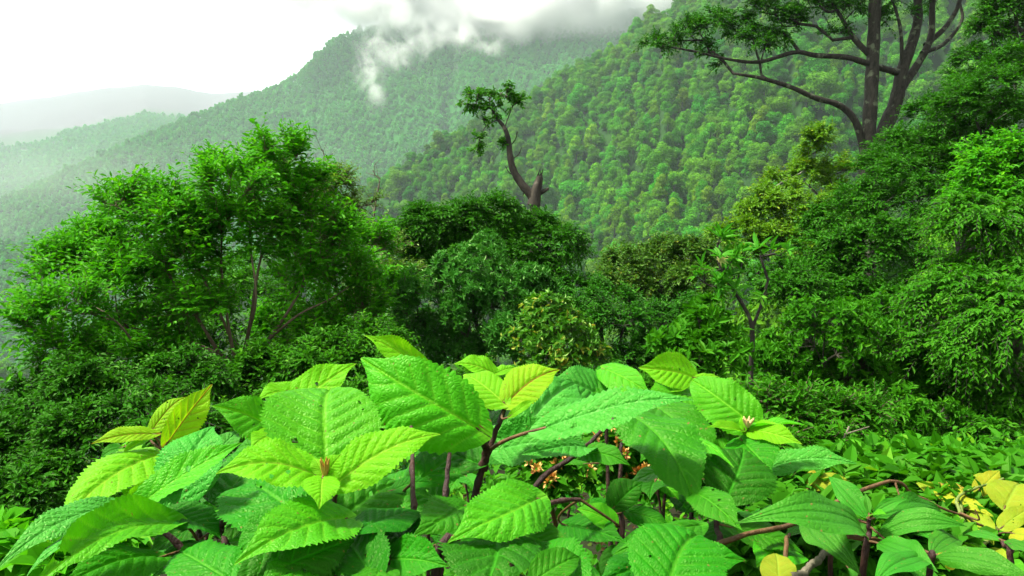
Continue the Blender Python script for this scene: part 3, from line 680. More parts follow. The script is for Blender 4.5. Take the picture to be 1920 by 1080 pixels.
pts = np.stack([px_, py_, pz_], 1)[ok]; rr_ = rr_[ok]
order = np.argsort(rr_); pts = pts[order]; rr_ = rr_[order]
print('forest trees in view', len(pts))
sc_ = R.uniform(.38, 1.05, len(pts)) * np.where(R.random(len(pts)) < .07, 1.55, 1)
rz_ = R.random(len(pts)) * 2 * PI
# patches of lighter or darker kinds
kindn = fbm(pts[:, 0] / 60, pts[:, 1] / 60, 31) + R.normal(0, .22, len(pts))
protos = []
NI = 300
FL = ['rounded mid green tree crown among the forest on the facing slope', 'dark green tree crown among the forest on the facing slope', 'yellowish lime tree crown among the forest on the facing slope']
for i in range(NI):
    t = [1, 4][i % 2] if kindn[i] < -.18 else (3 if kindn[i] > .30 else [0, 2, 5][i % 3])
    o = bpy.data.objects.new('forest_tree', near_t[t]); COL.objects.link(o)
    o.location = pts[i]; o.rotation_euler = (R.normal(0, .05), R.normal(0, .05), rz_[i]); s = sc_[i]; o.scale = (s * R.uniform(.9, 1.1), s, s * R.uniform(.85, 1.15))
    q = [0, 1, 0, 2, 1, 0][t]
    tag(o, FL[q], 'tree', ['mid green trees on the facing slope', 'dark green trees on the facing slope', 'lime trees on the facing slope'][q])


def scatter(name, label, P, sc, rz, idx, meshes):
    """one object: a cloud of points that carries a tree on every point"""
    src = bpy.data.collections.new(name + '_kinds')
    for k, me in enumerate(meshes):
        oo = bpy.data.objects.new('%s_kind_%d' % (name, k), me); src.objects.link(oo)
    me = bpy.data.meshes.new(name); me.vertices.add(len(P)); me.vertices.foreach_set('co', P.astype(np.float32).ravel())
    for n_, ty, d_ in (('sc', 'FLOAT', sc), ('rz', 'FLOAT', rz), ('pick', 'INT', idx)):
        a_ = me.attributes.new(n_, ty, 'POINT'); a_.data.foreach_set('value', np.asarray(d_, np.float32 if ty == 'FLOAT' else np.int32))
    ob = link(name, me)
    g = bpy.data.node_groups.new(name, 'GeometryNodeTree')
    g.interface.new_socket('Geometry', in_out='INPUT', socket_type='NodeSocketGeometry'); g.interface.new_socket('Geometry', in_out='OUTPUT', socket_type='NodeSocketGeometry')
    gi = g.nodes.new('NodeGroupInput'); go = g.nodes.new('NodeGroupOutput')
    ci = g.nodes.new('GeometryNodeCollectionInfo'); ci.inputs['Collection'].default_value = src; ci.inputs['Separate Children'].default_value = True; ci.inputs['Reset Children'].default_value = True
    ip = g.nodes.new('GeometryNodeInstanceOnPoints'); ip.inputs['Pick Instance'].default_value = True
    def na_(nm, dt):
        n_ = g.nodes.new('GeometryNodeInputNamedAttribute'); n_.data_type = dt; n_.inputs['Name'].default_value = nm; return n_.outputs[0]
    cx = g.nodes.new('ShaderNodeCombineXYZ'); g.links.new(na_('rz', 'FLOAT'), cx.inputs[2])
    g.links.new(gi.outputs[0], ip.inputs['Points']); g.links.new(ci.outputs[0], ip.inputs['Instance'])
    g.links.new(na_('pick', 'INT'), ip.inputs['Instance Index']); g.links.new(cx.outputs[0], ip.inputs['Rotation']); g.links.new(na_('sc', 'FLOAT'), ip.inputs['Scale'])
    g.links.new(ip.outputs[0], go.inputs[0])
    md = ob.modifiers.new('scatter', 'NODES'); md.node_group = g
    return tag(ob, label, 'forest', kind='stuff')


P2 = pts[NI:]; r2_ = rr_[NI:]; k2 = kindn[NI:]; s2 = sc_[NI:]; z2 = rz_[NI:]
pick = np.where(k2 < -.18, R.choice([1, 4], len(P2)), np.where(k2 > .30, 3, R.choice([0, 2, 5], len(P2))))
fm = r2_ < 760
scatter('slope_forest', 'dense broadleaf forest covering the facing slope', P2[fm], s2[fm], z2[fm], pick[fm], near_t)
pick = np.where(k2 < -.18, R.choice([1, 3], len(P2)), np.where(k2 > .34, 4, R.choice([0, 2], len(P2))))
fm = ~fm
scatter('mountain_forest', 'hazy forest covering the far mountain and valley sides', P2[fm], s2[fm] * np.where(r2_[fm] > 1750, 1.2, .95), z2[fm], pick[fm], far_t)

# ------------------------------------------------------------------ large-leaved plants in front
BL = {
    'young': bigleafmat('leaf_young_yellow', (.145, .400, .004), (.26, .48, .03), sheen=.2, trans=.45, patch=(.10, .40, .005)),
    'redvein': bigleafmat('leaf_young_red_veined', (.24, .43, .006), (.24, .08, .02), sheen=.2, trans=.45, patch=(.16, .40, .006)),
    'bright': bigleafmat('leaf_bright', (.070, .38, .004), (.13, .42, .015), sheen=.32, trans=.42, patch=(.032, .25, .004)),
    'mid': bigleafmat('leaf_mid', (.024, .205, .003), (.055, .28, .010), sheen=.25, trans=.36),
    'dark': bigleafmat('leaf_deep', (.012, .125, .003), (.03, .22, .008), sheen=.16, trans=.3),
    'blue': bigleafmat('leaf_silvery', (.036, .29, .020), (.09, .37, .06), sheen=.32, trans=.3, rough=.48, bump=.4),
    'lance': bigleafmat('leaf_lance', (.034, .205, .010), (.014, .125, .006), sheen=.26, trans=.3, rough=.45, bump=.25),
    'yellow': bigleafmat('leaf_faded_yellow', (.25, .33, .012), (.22, .33, .025), sheen=.2, trans=.4, patch=(.36, .33, .02)),
    'olive': bigleafmat('leaf_fading_olive', (.17, .31, .01), (.24, .36, .03), sheen=.2, trans=.4, patch=(.30, .30, .02)),
    'orange': bigleafmat('leaf_fading_orange', (.50, .27, .02), (.42, .30, .05), sheen=.3, trans=.4, patch=(.20, .30, .02)),
}


def leaf_geo(P0, P1, n, ratio, arch=.08, fold=.12, kind='ovate', seed=0, nu=92, nv=37):
    rng = np.random.default_rng(seed)
    P0 = np.asarray(P0, float); P1 = np.asarray(P1, float)
    Lv = P1 - P0; Ln = np.linalg.norm(Lv); a = Lv / Ln
    b = unit(np.cross(n, a)); nn = np.cross(a, b)
    t, v = np.meshgrid(np.linspace(0, 1, nu) ** .92, np.linspace(-1, 1, nv), indexing='ij')
    av = np.abs(v); W = ratio * Ln
    if kind == 'ovate':
        w = np.sin(PI * np.clip(t, 0, 1) ** .66) ** .82; w = w * (1 - .42 * sstep(.68, .93, t)); NT, tooth, NV = rng.uniform(21, 29), rng.uniform(.08, .125), rng.uniform(6.6, 9.2)
    elif kind == 'round':
        w = np.sin(PI * t ** .60) ** .62; NT, tooth, NV = rng.uniform(22, 28), .08, rng.uniform(8, 10)
    elif kind == 'heart':
        w = np.sin(PI * t ** .52) ** .7; w = w * (1 - .35 * sstep(.75, .95, t)); NT, tooth, NV = 1, 0, 5
    else:
        w = np.sin(PI * t ** .88) ** 1.12; NT, tooth, NV = 1, .0, 5
    w = w + .012
    asym = 1 + .07 * rng.normal() * np.sign(v)
    tri = 1 - 2 * np.abs(((t * NT + .15 * rng.random()) % 1) - .35)
    yw = w * (1 + tooth * tri * np.sin(PI * np.clip(t * 1.02, 0, 1)) ** .3 * av ** 6 * (.25 + 1.5 * vnoise(t * 14, v * 0 + seed + np.sign(v) * 3.3, seed % 50)))
    y = v * yw * W / 2 * asym
    y = y + Ln * .03 * rng.normal() * np.sin(PI * t)            # the midrib bends a little sideways
    x = t * Ln - (.10 if kind in ('ovate', 'round', 'heart') else .0) * Ln * av ** 2 * (1 - t) ** 5 * 1.2
    x = x + (.05 * Ln * av * w if kind != 'lance' else 0)
    if kind == 'lance':
        vein = np.exp(-((av - .46) / .035) ** 2) * .9 + np.exp(-(av / .03) ** 2)
        rungs = np.abs(np.sin(PI * (t * 34 + av * 3)))
        z = -.018 * W * np.exp(-((av - .46) / .06) ** 2) - .03 * W * np.exp(-(av / .05) ** 2) + .004 * W * rungs
    else:
        ph = (t - .24 * av * (1 - .25 * t)) * NV + rng.random()
        sv = np.sin(PI * ph); side = np.exp(-(sv / .16) ** 2) * sstep(0, .1, av) * (1 - .5 * av)
        ph2 = ph * 1.0 + 0; row = np.floor(ph); br = np.abs(np.sin(PI * (av * (7.5 + 1.5 * np.sin(row * 2.7)) + row * .37))) ** .7
        mid = np.exp(-(av * w / .035) ** 2)
        vein = np.clip(side * .8 + mid, 0, 1)
        puff = (np.abs(sv) ** .6) * (.55 + .6 * br) * (1 - av ** 5) * sstep(0, .16, av)
        amp = .036 if kind == 'ovate' else .032
        if kind == 'heart': amp = .010
        z = amp * W * puff * np.sqrt(w) - .022 * W * mid
        z = z + .006 * W * (vnoise(t * 40, v * 18 * ratio, seed % 97) - .5) * (1 - mid)
    z = z + fold * np.abs(y) + arch * Ln * 4 * t * (1 - t)
    z = z + rng.uniform(.012, .034) * Ln * av ** 2 * np.sin(2 * PI * (rng.uniform(1.6, 2.8) * t + rng.random()) + 1.5 * np.sign(v)) * w
    z = z - rng.uniform(.02, .16) * Ln * np.maximum(t - .62, 0) ** 2 * 3
    z = z + rng.normal(0, .10) * np.maximum(v * rng.choice([-1, 1]) - .35, 0) ** 1.5 * Ln * w   # one margin curls
    tw = rng.normal(0, .28) * (t - .3)                          # slight twist along the midrib
    y, z = y * np.cos(tw) - z * np.sin(tw), y * np.sin(tw) + z * np.cos(tw)
    V = P0 + x[..., None] * a + y[..., None] * b + z[..., None] * nn
    i, j = np.meshgrid(np.arange(nu - 1), np.arange(nv - 1), indexing='ij'); k = i * nv + j
    Fq = np.stack([k, k + nv, k + nv + 1, k + 1], -1).reshape(-1, 4)
    if rng.random() < .5 and kind != 'lance':                   # holes eaten by insects
        ct = (t[:-1, :-1] + t[1:, 1:]).ravel() / 2; cv = (y[:-1, :-1] + y[1:, 1:]).ravel() / 2 / Ln
        keep = np.ones(len(Fq), bool)
        for _ in range(rng.integers(1, 5)):
            ht, hv, hr = rng.uniform(.15, .85), rng.uniform(-.4, .4) * ratio, rng.uniform(.008, .024)
            keep &= np.hypot(ct - ht, (cv - hv) * rng.uniform(.7, 1.4)) > hr
        Fq = Fq[keep]
    return V.reshape(-1, 3), Fq, vein.ravel(), t.ravel(), (y / Ln).ravel()


LN = [0]
def add_leaf(root, P0, P1, n, ratio, mat, attach=None, arch=.08, fold=.12, kind='ovate', pmat=None, prad=.0016, label=None, res=(92, 37)):
    LN[0] += 1
    B = np.array(root.location)
    V, Fq, ve, u, v = leaf_geo(P0, P1, n, ratio, arch, fold, kind, LN[0], *res)
    midx = np.zeros(len(Fq))
    if attach is not None:
        a = unit(np.asarray(P1) - P0); d = np.linalg.norm(attach - P0)
        c = P0 - a * d * .5
        s = np.linspace(0, 1, 7)[:, None]; path = attach * (1 - s) ** 2 + 2 * c * s * (1 - s) + (P0 + a * .004) * s ** 2
        mb = MB(); mb.tube(path, np.linspace(prad * 1.25, prad * .8, 7), 5, cap=False); tv, tf, _ = mb.get()
        Fq = np.vstack([Fq, tf + len(V)]); V = np.vstack([V, tv]); midx = np.concatenate([midx, np.ones(len(tf))])
        z = np.zeros(len(tv)); ve = np.concatenate([ve, z]); u = np.concatenate([u, z]); v = np.concatenate([v, z])
    o = link('leaf', make_mesh('leaf', V - B, Fq, [BL[mat], pmat or M_stem_brown], {'vein': ve, 'u': u + LN[0] * .37, 'v': v}, midx=midx, smooth=True), root)
    if label: o['label'] = label
    return o


def nrm(P, k, s=0.0):
    c = unit(EYE - P); return unit(UP * (1 - k) + c * k + RGT * s)


def plant(name, label, cat, stems, leaves, mat_stem=None, rad=.0045, group=None, fill=0, fmats=('mid', 'dark'), seed=0, kind='ovate', fL=(.06, .115), frat=(.5, .7)):
    rng = np.random.default_rng(7000 + seed)
    paths = []
    for st in stems:
        pts_ = [at(*q) for q in st]
        g = pts_[-1].copy(); g[2] = ground_z(g[0], g[1]) - .02
        if len(paths) == 0 or np.min(np.linalg.norm(paths[0] - pts_[-1], axis=1)) > .05:
            g = g + np.array([rng.normal(0, .02), rng.normal(0, .02), 0]); pts_ = pts_ + [g]
        paths.append(spline(pts_, 26))
    B = paths[0][-1].copy(); root = empty(name, B, label, cat, group)
    for P in paths:
        mb = MB(); r = np.linspace(rad * .62, rad * 1.25, len(P))
        lens = np.concatenate([[0], np.cumsum(np.linalg.norm(np.diff(P, axis=0), axis=1))])
        r = r * (1 + .35 * np.exp(-(((lens / .055) % 1 - .5) / .1) ** 2))           # swollen nodes
        mb.tube(P + rng.normal(0, .0006, P.shape), r, 9); v, f, _ = mb.get()
        link('stem', make_mesh('stem', v - B, f, [mat_stem or M_stem], smooth=True), root)
    allp = np.vstack(paths)
    for lf in leaves:
        b0, t0, ratio, mat, k = lf[:5]; opt = lf[5] if len(lf) > 5 else {}
        P0, P1 = at(*b0), at(*t0)
        n = nrm((P0 + P1) / 2, k, opt.get('s', 0.0))
        if 'att' in opt: A = at(*opt['att'])
        else:
            dd = np.linalg.norm(allp - P0, axis=1); A = allp[dd.argmin()] if dd.min() < .12 else None
        add_leaf(root, P0, P1, n, ratio, mat, A, opt.get('arch', .08), opt.get('fold', .12), opt.get('kind', kind), opt.get('pm'), opt.get('pr', .0018), opt.get('label'))
    # pairs of older leaves lower on the stems
    for c in range((fill + 1) // 2):
        P = paths[rng.integers(len(paths))]; j = int(rng.uniform(.12, .8) * (len(P) - 1)); A = P[j]
        az = rng.random() * 2 * PI; D = np.array([math.cos(az), math.sin(az), rng.uniform(-.35, .25)]); D = unit(D)
        Lf = rng.uniform(*fL); P0 = A + D * rng.uniform(.02, .05); P1 = P0 + D * Lf - UP * Lf * rng.uniform(.0, .35)
        if P1[1] < .55 or P0[1] < .45: continue
        n = unit(UP + rng.normal(0, .3, 3) + .25 * (EYE - P0) / np.linalg.norm(EYE - P0))
        add_leaf(root, P0, P1, n, rng.uniform(*frat), fmats[rng.integers(len(fmats))], A, rng.uniform(.03, .12), rng.uniform(.02, .2), kind, res=(66, 27))
    return root


PL = 'leafy_plant'; CP = 'plant'
plant(PL, 'leafy plant with yellow red-veined young leaves leaning out at the far left', CP, [[(303, 842, 1.2), (330, 900, 1.2), (360, 980, 1.2), (385, 1070, 1.18)]], [
    ((315, 829, 1.2), (398, 720, 1.23), .44, 'redvein', .6, dict(s=.35, arch=.05)), ((285, 806, 1.22), (348, 742, 1.27), .42, 'redvein', .45, dict(s=.2)),
    ((290, 814, 1.2), (172, 830, 1.14), .34, 'redvein', .45), ((282, 820, 1.2), (226, 852, 1.16), .34, 'young', .5), ((298, 852, 1.2), (104, 992, 1.0), .42, 'young', .42, dict(arch=.1)),
    ((318, 850, 1.22), (420, 842, 1.3), .5, 'bright', .4)], fill=5, seed=1)
plant(PL, 'leafy plant whose long drooping leaves fan out to the lower left corner', CP, [[(250, 942, 1.06), (275, 962, 1.06), (310, 998, 1.06), (362, 1050, 1.06), (385, 1090, 1.06)]], [
    ((332, 946, 1.1), (398, 793, 1.2), .66, 'blue', .62, dict(s=-.2, arch=.1)), ((395, 862, 1.25), (450, 806, 1.32), .42, 'blue', .5), ((263, 945, 1.03), (454, 829, 1.1), .34, 'bright', .42, dict(fold=.3)),
    ((232, 950, 1.03), (-8, 1062, .86), .27, 'blue', .35, dict(arch=.12)), ((262, 978, 1.02), (48, 1064, .86), .26, 'blue', .35, dict(arch=.1)), ((330, 985, 1.02), (56, 1094, .82), .24, 'bright', .3, dict(arch=.1)),
    ((300, 1045, 1.0), (110, 1100, .85), .38, 'mid', .4), ((246, 940, 1.05), (272, 900, 1.05), .5, 'young', .6), ((243, 946, 1.05), (226, 982, 1.0), .5, 'bright', .6), ((252, 938, 1.06), (225, 915, 1.07), .4, 'young', .5)], fill=5, seed=2)
plant(PL, 'leafy plant with one broad backlit leaf on a thick dark stem left of the rosette', CP, [[(366, 930, 1.12), (385, 970, 1.12), (412, 1012, 1.12), (432, 1090, 1.1)], [(421, 936, 1.15), (416, 980, 1.13), (412, 1012, 1.12)]], [
    ((421, 932, 1.15), (497, 832, 1.3), .74, 'mid', .55, dict(s=-.35, arch=.04)), ((368, 925, 1.12), (330, 850, 1.25), .6, 'bright', .5), ((430, 1020, 1.1), (560, 950, 1.18), .6, 'dark', .5), ((425, 1040, 1.08), (330, 1085, .95), .5, 'mid', .45)], fill=8, seed=3)
plant(PL, 'leafy plant with the upright rounded leaf and small yellow bud in a rosette', CP, [[(607, 890, 1.0), (601, 935, 1.0), (598, 1000, 1.0), (606, 1090, .99)], [(628, 915, 1.04), (627, 1000, 1.05), (630, 1090, 1.05)]], [
    ((612, 874, 1.02), (617, 726, 1.15), .93, 'bright', .72, dict(kind='round', arch=.12, fold=.1)), ((596, 892, .99), (406, 884, .94), .56, 'young', .42, dict(arch=.1)), ((627, 908, .99), (824, 810, 1.03), .44, 'young', .42, dict(arch=.06, fold=.2)),
    ((613, 888, .985), (640, 851, .99), .85, 'young', .6, dict(label='small yellow leaf beside the bud')), ((606, 888, .985), (588, 857, 1.0), .7, 'young', .6), ((605, 895, .98), (599, 952, .93), .75, 'young', .5),
    ((650, 972, .99), (446, 1044, .85), .5, 'bright', .45, dict(arch=.1)), ((590, 985, 1.03), (466, 903, 1.17), .75, 'mid', .55), ((622, 985, 1.1), (764, 900, 1.22), .6, 'mid', .5), ((600, 1005, 1.0), (520, 1090, .9), .6, 'mid', .5)], fill=9, seed=4)
rs = [o for o in bpy.data.objects if o.name.startswith('leafy_plant') and 'rosette' in o['label']][0]
mb = MB(); c = at(610, 893, .985)
for k in range(5):
    d = np.array([math.cos(k * 1.3) * .25, math.sin(k * 1.3) * .25, 1]); mb.tube([c, c + unit(d) * .012, c + unit(d) * .024], [.003, .0028, .0006], 6)
v, f, _ = mb.get(); link('bud', make_mesh('bud', v - np.array(rs.location), f, [barkmat('bud_orange', (.45, .2, .03), (.35, .3, .04), scale=60, rough=.5)], smooth=True), rs)
plant(PL, 'leafy plant with yellowish leaves lifted behind the rosette of the rounded leaf', CP, [[(525, 780, 1.4), (538, 860, 1.4), (545, 960, 1.38), (545, 1085, 1.36)]], [
    ((525, 774, 1.4), (666, 676, 1.46), .45, 'young', .5, dict(arch=.05)), ((566, 736, 1.5), (480, 748, 1.42), .42, 'young', .45), ((522, 812, 1.36), (398, 760, 1.3), .6, 'bright', .58), ((520, 816, 1.35), (470, 838, 1.27), .5, 'young', .5),
    ((530, 800, 1.4), (590, 820, 1.3), .5, 'bright', .5)], fill=6, seed=5)
plant(PL, 'tallest leafy plant with a huge puckered leaf tilted left above all the others', CP, [[(949, 758, 1.3), (926, 820, 1.3), (905, 880, 1.3), (888, 950, 1.3), (880, 1090, 1.28)], [(893, 808, 1.26), (903, 826, 1.27), (911, 842, 1.29), (905, 880, 1.3)]], [
    ((896, 804, 1.25), (676, 668, 1.27), .58, 'bright', .62, dict(arch=.08, fold=.16)), ((800, 700, 1.36), (684, 627, 1.34), .34, 'young', .5), ((950, 756, 1.29), (1050, 692, 1.32), .66, 'redvein', .5), ((945, 755, 1.29), (868, 700, 1.36), .6, 'young', .45),
    ((1020, 803, 1.2), (1296, 740, 1.14), .36, 'blue', .34, dict(att=(921, 842, 1.285), arch=.05, pr=.003)), ((957, 780, 1.25), (1004, 749, 1.25), .3, 'young', .55), ((962, 836, 1.42), (1082, 712, 1.56), .78, 'blue', .6),
    ((936, 842, 1.42), (1100, 826, 1.36), .5, 'blue', .45), ((900, 870, 1.3), (800, 860, 1.4), .6, 'dark', .5)], fill=2, seed=6, rad=.006)
plant(PL, 'leafy plant on two slim dark stems between the rosette and the tallest plant', CP, [[(771, 800, 1.2), (774, 900, 1.12), (777, 1000, 1.08), (778, 1085, 1.06)], [(847, 800, 1.28), (838, 900, 1.18), (830, 1000, 1.14), (822, 1090, 1.1)], [(690, 900, 1.2), (684, 980, 1.12), (682, 1090, 1.1)]], [
    ((770, 796, 1.29), (700, 745, 1.42), .5, 'bright', .5), ((776, 796, 1.29), (850, 770, 1.36), .5, 'mid', .4), ((787, 900, 1.28), (880, 830, 1.4), .6, 'mid', .45, dict(att=(774, 905, 1.12))), ((846, 800, 1.34), (770, 815, 1.3), .5, 'bright', .4),
    ((820, 940, 1.34), (700, 900, 1.45), .7, 'mid', .5)], fill=3, seed=7)
plant(PL, 'leafy plant with silvery domed leaf standing behind the long edge-on leaf', CP, [[(1135, 748, 1.62), (1138, 840, 1.62), (1142, 950, 1.6), (1145, 1080, 1.58)]], [
    ((1134, 748, 1.6), (1036, 708, 1.56), .78, 'blue', .45), ((1132, 692, 1.62), (1222, 738, 1.52), .48, 'bright', .42), ((1130, 744, 1.58), (1178, 684, 1.68), .7, 'mid', .55), ((930, 702, 1.6), (852, 680, 1.58), .6, 'young', .45), ((930, 700, 1.6), (972, 690, 1.64), .5, 'young', .45),
    ((1140, 760, 1.6), (1230, 800, 1.5), .5, 'bright', .45)], fill=7, seed=8)
plant(PL, 'leafy plant topped by a pair of round yellow green leaves at the back right', CP, [[(1300, 706, 1.62), (1302, 790, 1.62), (1296, 900, 1.6), (1290, 1060, 1.56)]], [
    ((1300, 708, 1.6), (1200, 688, 1.58), .66, 'young', .55), ((1303, 708, 1.6), (1350, 706, 1.6), .45, 'young', .45), ((1290, 714, 1.6), (1228, 738, 1.56), .45, 'young', .45), ((1302, 740, 1.6), (1210, 770, 1.5), .5, 'bright', .45)], fill=7, seed=9)
plant(PL, 'leafy plant with a puckered round leaf over a pale flower bud at the right', CP, [[(1398, 805, 1.35), (1386, 850, 1.35), (1362, 960, 1.33), (1350, 1090, 1.3)]], [
    ((1410, 794, 1.36), (1298, 712, 1.43), .68, 'bright', .64, dict(kind='round', arch=.1)), ((1400, 803, 1.34), (1514, 797, 1.3), .2, 'bright', .3), ((1402, 808, 1.34), (1503, 831, 1.26), .4, 'young', .42), ((1392, 808, 1.34), (1326, 800, 1.3), .34, 'young', .45),
    ((1390, 825, 1.33), (1446, 886, 1.24), .8, 'mid', .5), ((1396, 806, 1.33), (1390, 780, 1.34), .6, 'young', .6), ((1425, 885, 1.36), (1606, 867, 1.3), .32, 'blue', .36), ((1385, 850, 1.34), (1320, 830, 1.36), .5, 'bright', .45)], fill=5, seed=10)
rs = [o for o in bpy.data.objects if o.name.startswith('leafy_plant') and 'flower bud' in o['label']][0]
mb = MB(); c = at(1402, 800, 1.33)
for k in range(6):
    d = np.array([math.cos(k * 1.1) * .5, math.sin(k * 1.1) * .5, .8]); mb.tube([c, c + unit(d) * .01, c + unit(d) * .018], [.0025, .003, .001], 6)
v, f, _ = mb.get(); link('bud', make_mesh('bud', v - np.array(rs.location), f, [barkmat('bud_cream', (.5, .4, .18), (.42, .26, .1), scale=60, rough=.5)], smooth=True), rs)
plant(PL, 'leafy plant with long deep green leaves sweeping down to the right', CP, [[(1340, 925, 1.2), (1343, 985, 1.2), (1345, 1090, 1.18)], [(1169, 767, 1.36), (1090, 845, 1.3), (998, 920, 1.25), (960, 1090, 1.22)], [(1165, 830, 1.42), (1163, 905, 1.4), (1162, 1080, 1.38)]], [
    ((1166, 772, 1.32), (1316, 958, 1.12), .44, 'mid', .5, dict(s=.3, arch=.1, att=(1169, 767, 1.36))), ((1216, 755, 1.42), (1338, 884, 1.26), .5, 'mid', .5, dict(s=.3)), ((1258, 813, 1.32), (1376, 874, 1.2), .24, 'bright', .3), ((1362, 936, 1.2), (1394, 836, 1.28), .9, 'dark', .6),
    ((1302, 924, 1.15), (1390, 992, 1.05), .46, 'mid', .5), ((1310, 985, 1.06), (1152, 1034, 1.0), .38, 'mid', .4), ((1150, 952, 1.32), (1206, 902, 1.34), .75, 'dark', .5), ((1100, 840, 1.3), (980, 850, 1.2), .4, 'blue', .42), ((1090, 850, 1.3), (1180, 870, 1.25), .5, 'mid', .45)], fill=4, seed=11, rad=.0048)
plant(PL, 'leafy plant with drooping serrated leaves low in the centre of the front row', CP, [[(1087, 936, 1.1), (1045, 940, 1.08), (1005, 958, 1.05), (900, 1030, .99), (815, 1095, .95)], [(930, 975, 1.08), (915, 1020, 1.07), (905, 1090, 1.05)]], [
    ((1008, 934, 1.06), (842, 1010, .94), .52, 'bright', .45), ((872, 948, 1.08), (776, 1002, .96), .52, 'mid', .45), ((924, 1000, 1.02), (898, 1130, .86), .72, 'dark', .55), ((1152, 985, 1.12), (1083, 953, 1.12), .65, 'bright', .5, dict(kind='heart')), ((1060, 985, 1.16), (1172, 1015, 1.08), .5, 'dark', .45),
    ((1080, 1095, .92), (1008, 1015, 1.02), .6, 'mid', .55), ((1000, 1090, .9), (1090, 1040, .95), .5, 'mid', .5)], fill=4, seed=12)
plant(PL, 'leafy plant with a broad smooth leaf rising from the bottom edge right of centre', CP, [[(1240, 1060, .98), (1245, 1130, .98)]], [
    ((1250, 1115, .88), (1310, 996, .97), .95, 'mid', .62, dict(kind='round', arch=.1)), ((1235, 1065, .98), (1160, 1010, 1.08), .6, 'dark', .5), ((1245, 1060, .98), (1400, 1050, .98), .5, 'mid', .45), ((1240, 1062, .98), (1120, 1090, .9), .5, 'dark', .45)], fill=3, seed=13)
plant(PL, 'leafy plant with shaded puckered leaves along the bottom edge left of centre', CP, [[(620, 1040, .93), (600, 1130, .93)], [(720, 1050, .98), (730, 1130, .96)]], [
    ((470, 1090, .86), (668, 1006, .95), .52, 'dark', .45), ((610, 1050, .93), (480, 1100, .84), .6, 'mid', .5), ((700, 1090, .9), (640, 1006, 1.0), .6, 'dark', .5), ((725, 1050, .97), (840, 1060, .92), .55, 'mid', .5), ((715, 1048, .97), (760, 960, 1.1), .6, 'mid', .5), ((440, 1095, .9), (330, 1030, 1.0), .5, 'mid', .5)], fill=5, seed=14)
# plain leafy plants between and behind the ones above
GL = 'low shaded leafy plant between the stems of the taller front plants'
rng = np.random.default_rng(77)
for i, (px, py, d) in enumerate([(470, 930, 1.6), (560, 900, 1.75), (700, 880, 1.7), (870, 890, 2.2), (1060, 870, 2.3), (1150, 940, 1.6), (1230, 900, 1.8), (1330, 930, 1.6),
                                 (230, 1030, 1.4), (1400, 960, 1.5), (800, 830, 1.9), (1000, 830, 2.0), (640, 830, 1.9), (1240, 830, 1.95), (380, 930, 1.7)]):
    a = i * 2.4
    lv = []
    for j in range(4):
        b = (px + 8 * math.cos(a + j * PI / 2), py + 4 * math.sin(a + j * PI / 2), d - .02 * math.sin(a + j * PI / 2))
        t_ = (px + 62 / d * 1.3 * math.cos(a + j * PI / 2), py + 10 + 26 * abs(math.sin(a + j)) * 1.0, d - .14 * math.sin(a + j * PI / 2))
        lv.append((b, t_, rng.uniform(.5, .7), ['mid', 'bright', 'dark', 'mid'][(i + j) % 4], rng.uniform(.3, .55)))
    plant('low_leafy_plant', GL, CP, [[(px, py, d), (px + 8, py + 60, d), (px + 4, py + 150, d)]], lv, fill=5, fmats=('dark', 'mid', 'dark'), seed=100 + i, group='low leafy plants between the front stems', rad=.004)

for i, (px, py, d) in enumerate([(1480, 905, 1.9), (1560, 900, 2.2), (1640, 890, 2.4), (1720, 880, 2.5), (1790, 905, 2.2), (1690, 940, 1.9), (1540, 945, 1.75), (1860, 930, 2.0), (1760, 985, 1.6), (1440, 960, 1.6)]):
    a = i * 1.9; lv = []; py -= 20
    for j in range(4):
        b = (px + 6 * math.cos(a + j * PI / 2), py + 3 * math.sin(a + j * PI / 2), d - .02 * math.sin(a + j * PI / 2))
        t_ = (px + 108 / d * 1.3 * math.cos(a + j * PI / 2), py + 4 + 22 * abs(math.sin(a + j)), d - .11 * math.sin(a + j * PI / 2))
        lv.append((b, t_, rng.uniform(.4, .6), ['bright', 'mid', 'olive', 'mid', 'young'][(i * 2 + j) % 5], rng.uniform(.3, .55)))
    plant('low_leafy_plant', 'low leafy plant in the tangle on the right bank behind the pointed leaves', CP, [[(px, py, d), (px + 6, py + 50, d), (px + 2, py + 110, d)]], lv, fill=7, fmats=('mid', 'bright', 'dark'), seed=200 + i, group='low leafy plants on the right bank', rad=.0032, kind='heart' if i % 3 == 0 else 'ovate')
# --- narrow-leaved plant
NL = 'narrow_leaved_plant'
plant(NL, 'plant with long three-veined pointed leaves around a dark stem at the lower right', CP, [[(1630, 972, 1.1), (1627, 1015, 1.1), (1614, 1090, 1.08)]], [
    ((1621, 1008, 1.1), (1388, 972, 1.0), .30, 'lance', .5, dict(arch=.2)), ((1512, 962, 1.14), (1613, 1070, 1.0), .36, 'lance', .55, dict(arch=.05)), ((1628, 974, 1.1), (1553, 892, 1.16), .40, 'lance', .58), ((1640, 1008, 1.1), (1812, 984, 1.05), .34, 'lance', .5, dict(arch=.14)),
    ((1633, 966, 1.1), (1702, 935, 1.1), .3, 'lance', .5, dict(fold=.3)), ((1630, 966, 1.1), (1622, 924, 1.12), .3, 'lance', .6, dict(fold=.4)), ((1645, 1018, 1.06), (1758, 1068, .95), .36, 'lance', .45), ((1632, 968, 1.1), (1660, 962, 1.06), .4, 'bright', .5), ((1636, 972, 1.12), (1770, 955, 1.2), .26, 'lance', .45)],
    kind='lance', seed=15, fill=4, fmats=('lance',), frat=(.28, .38))
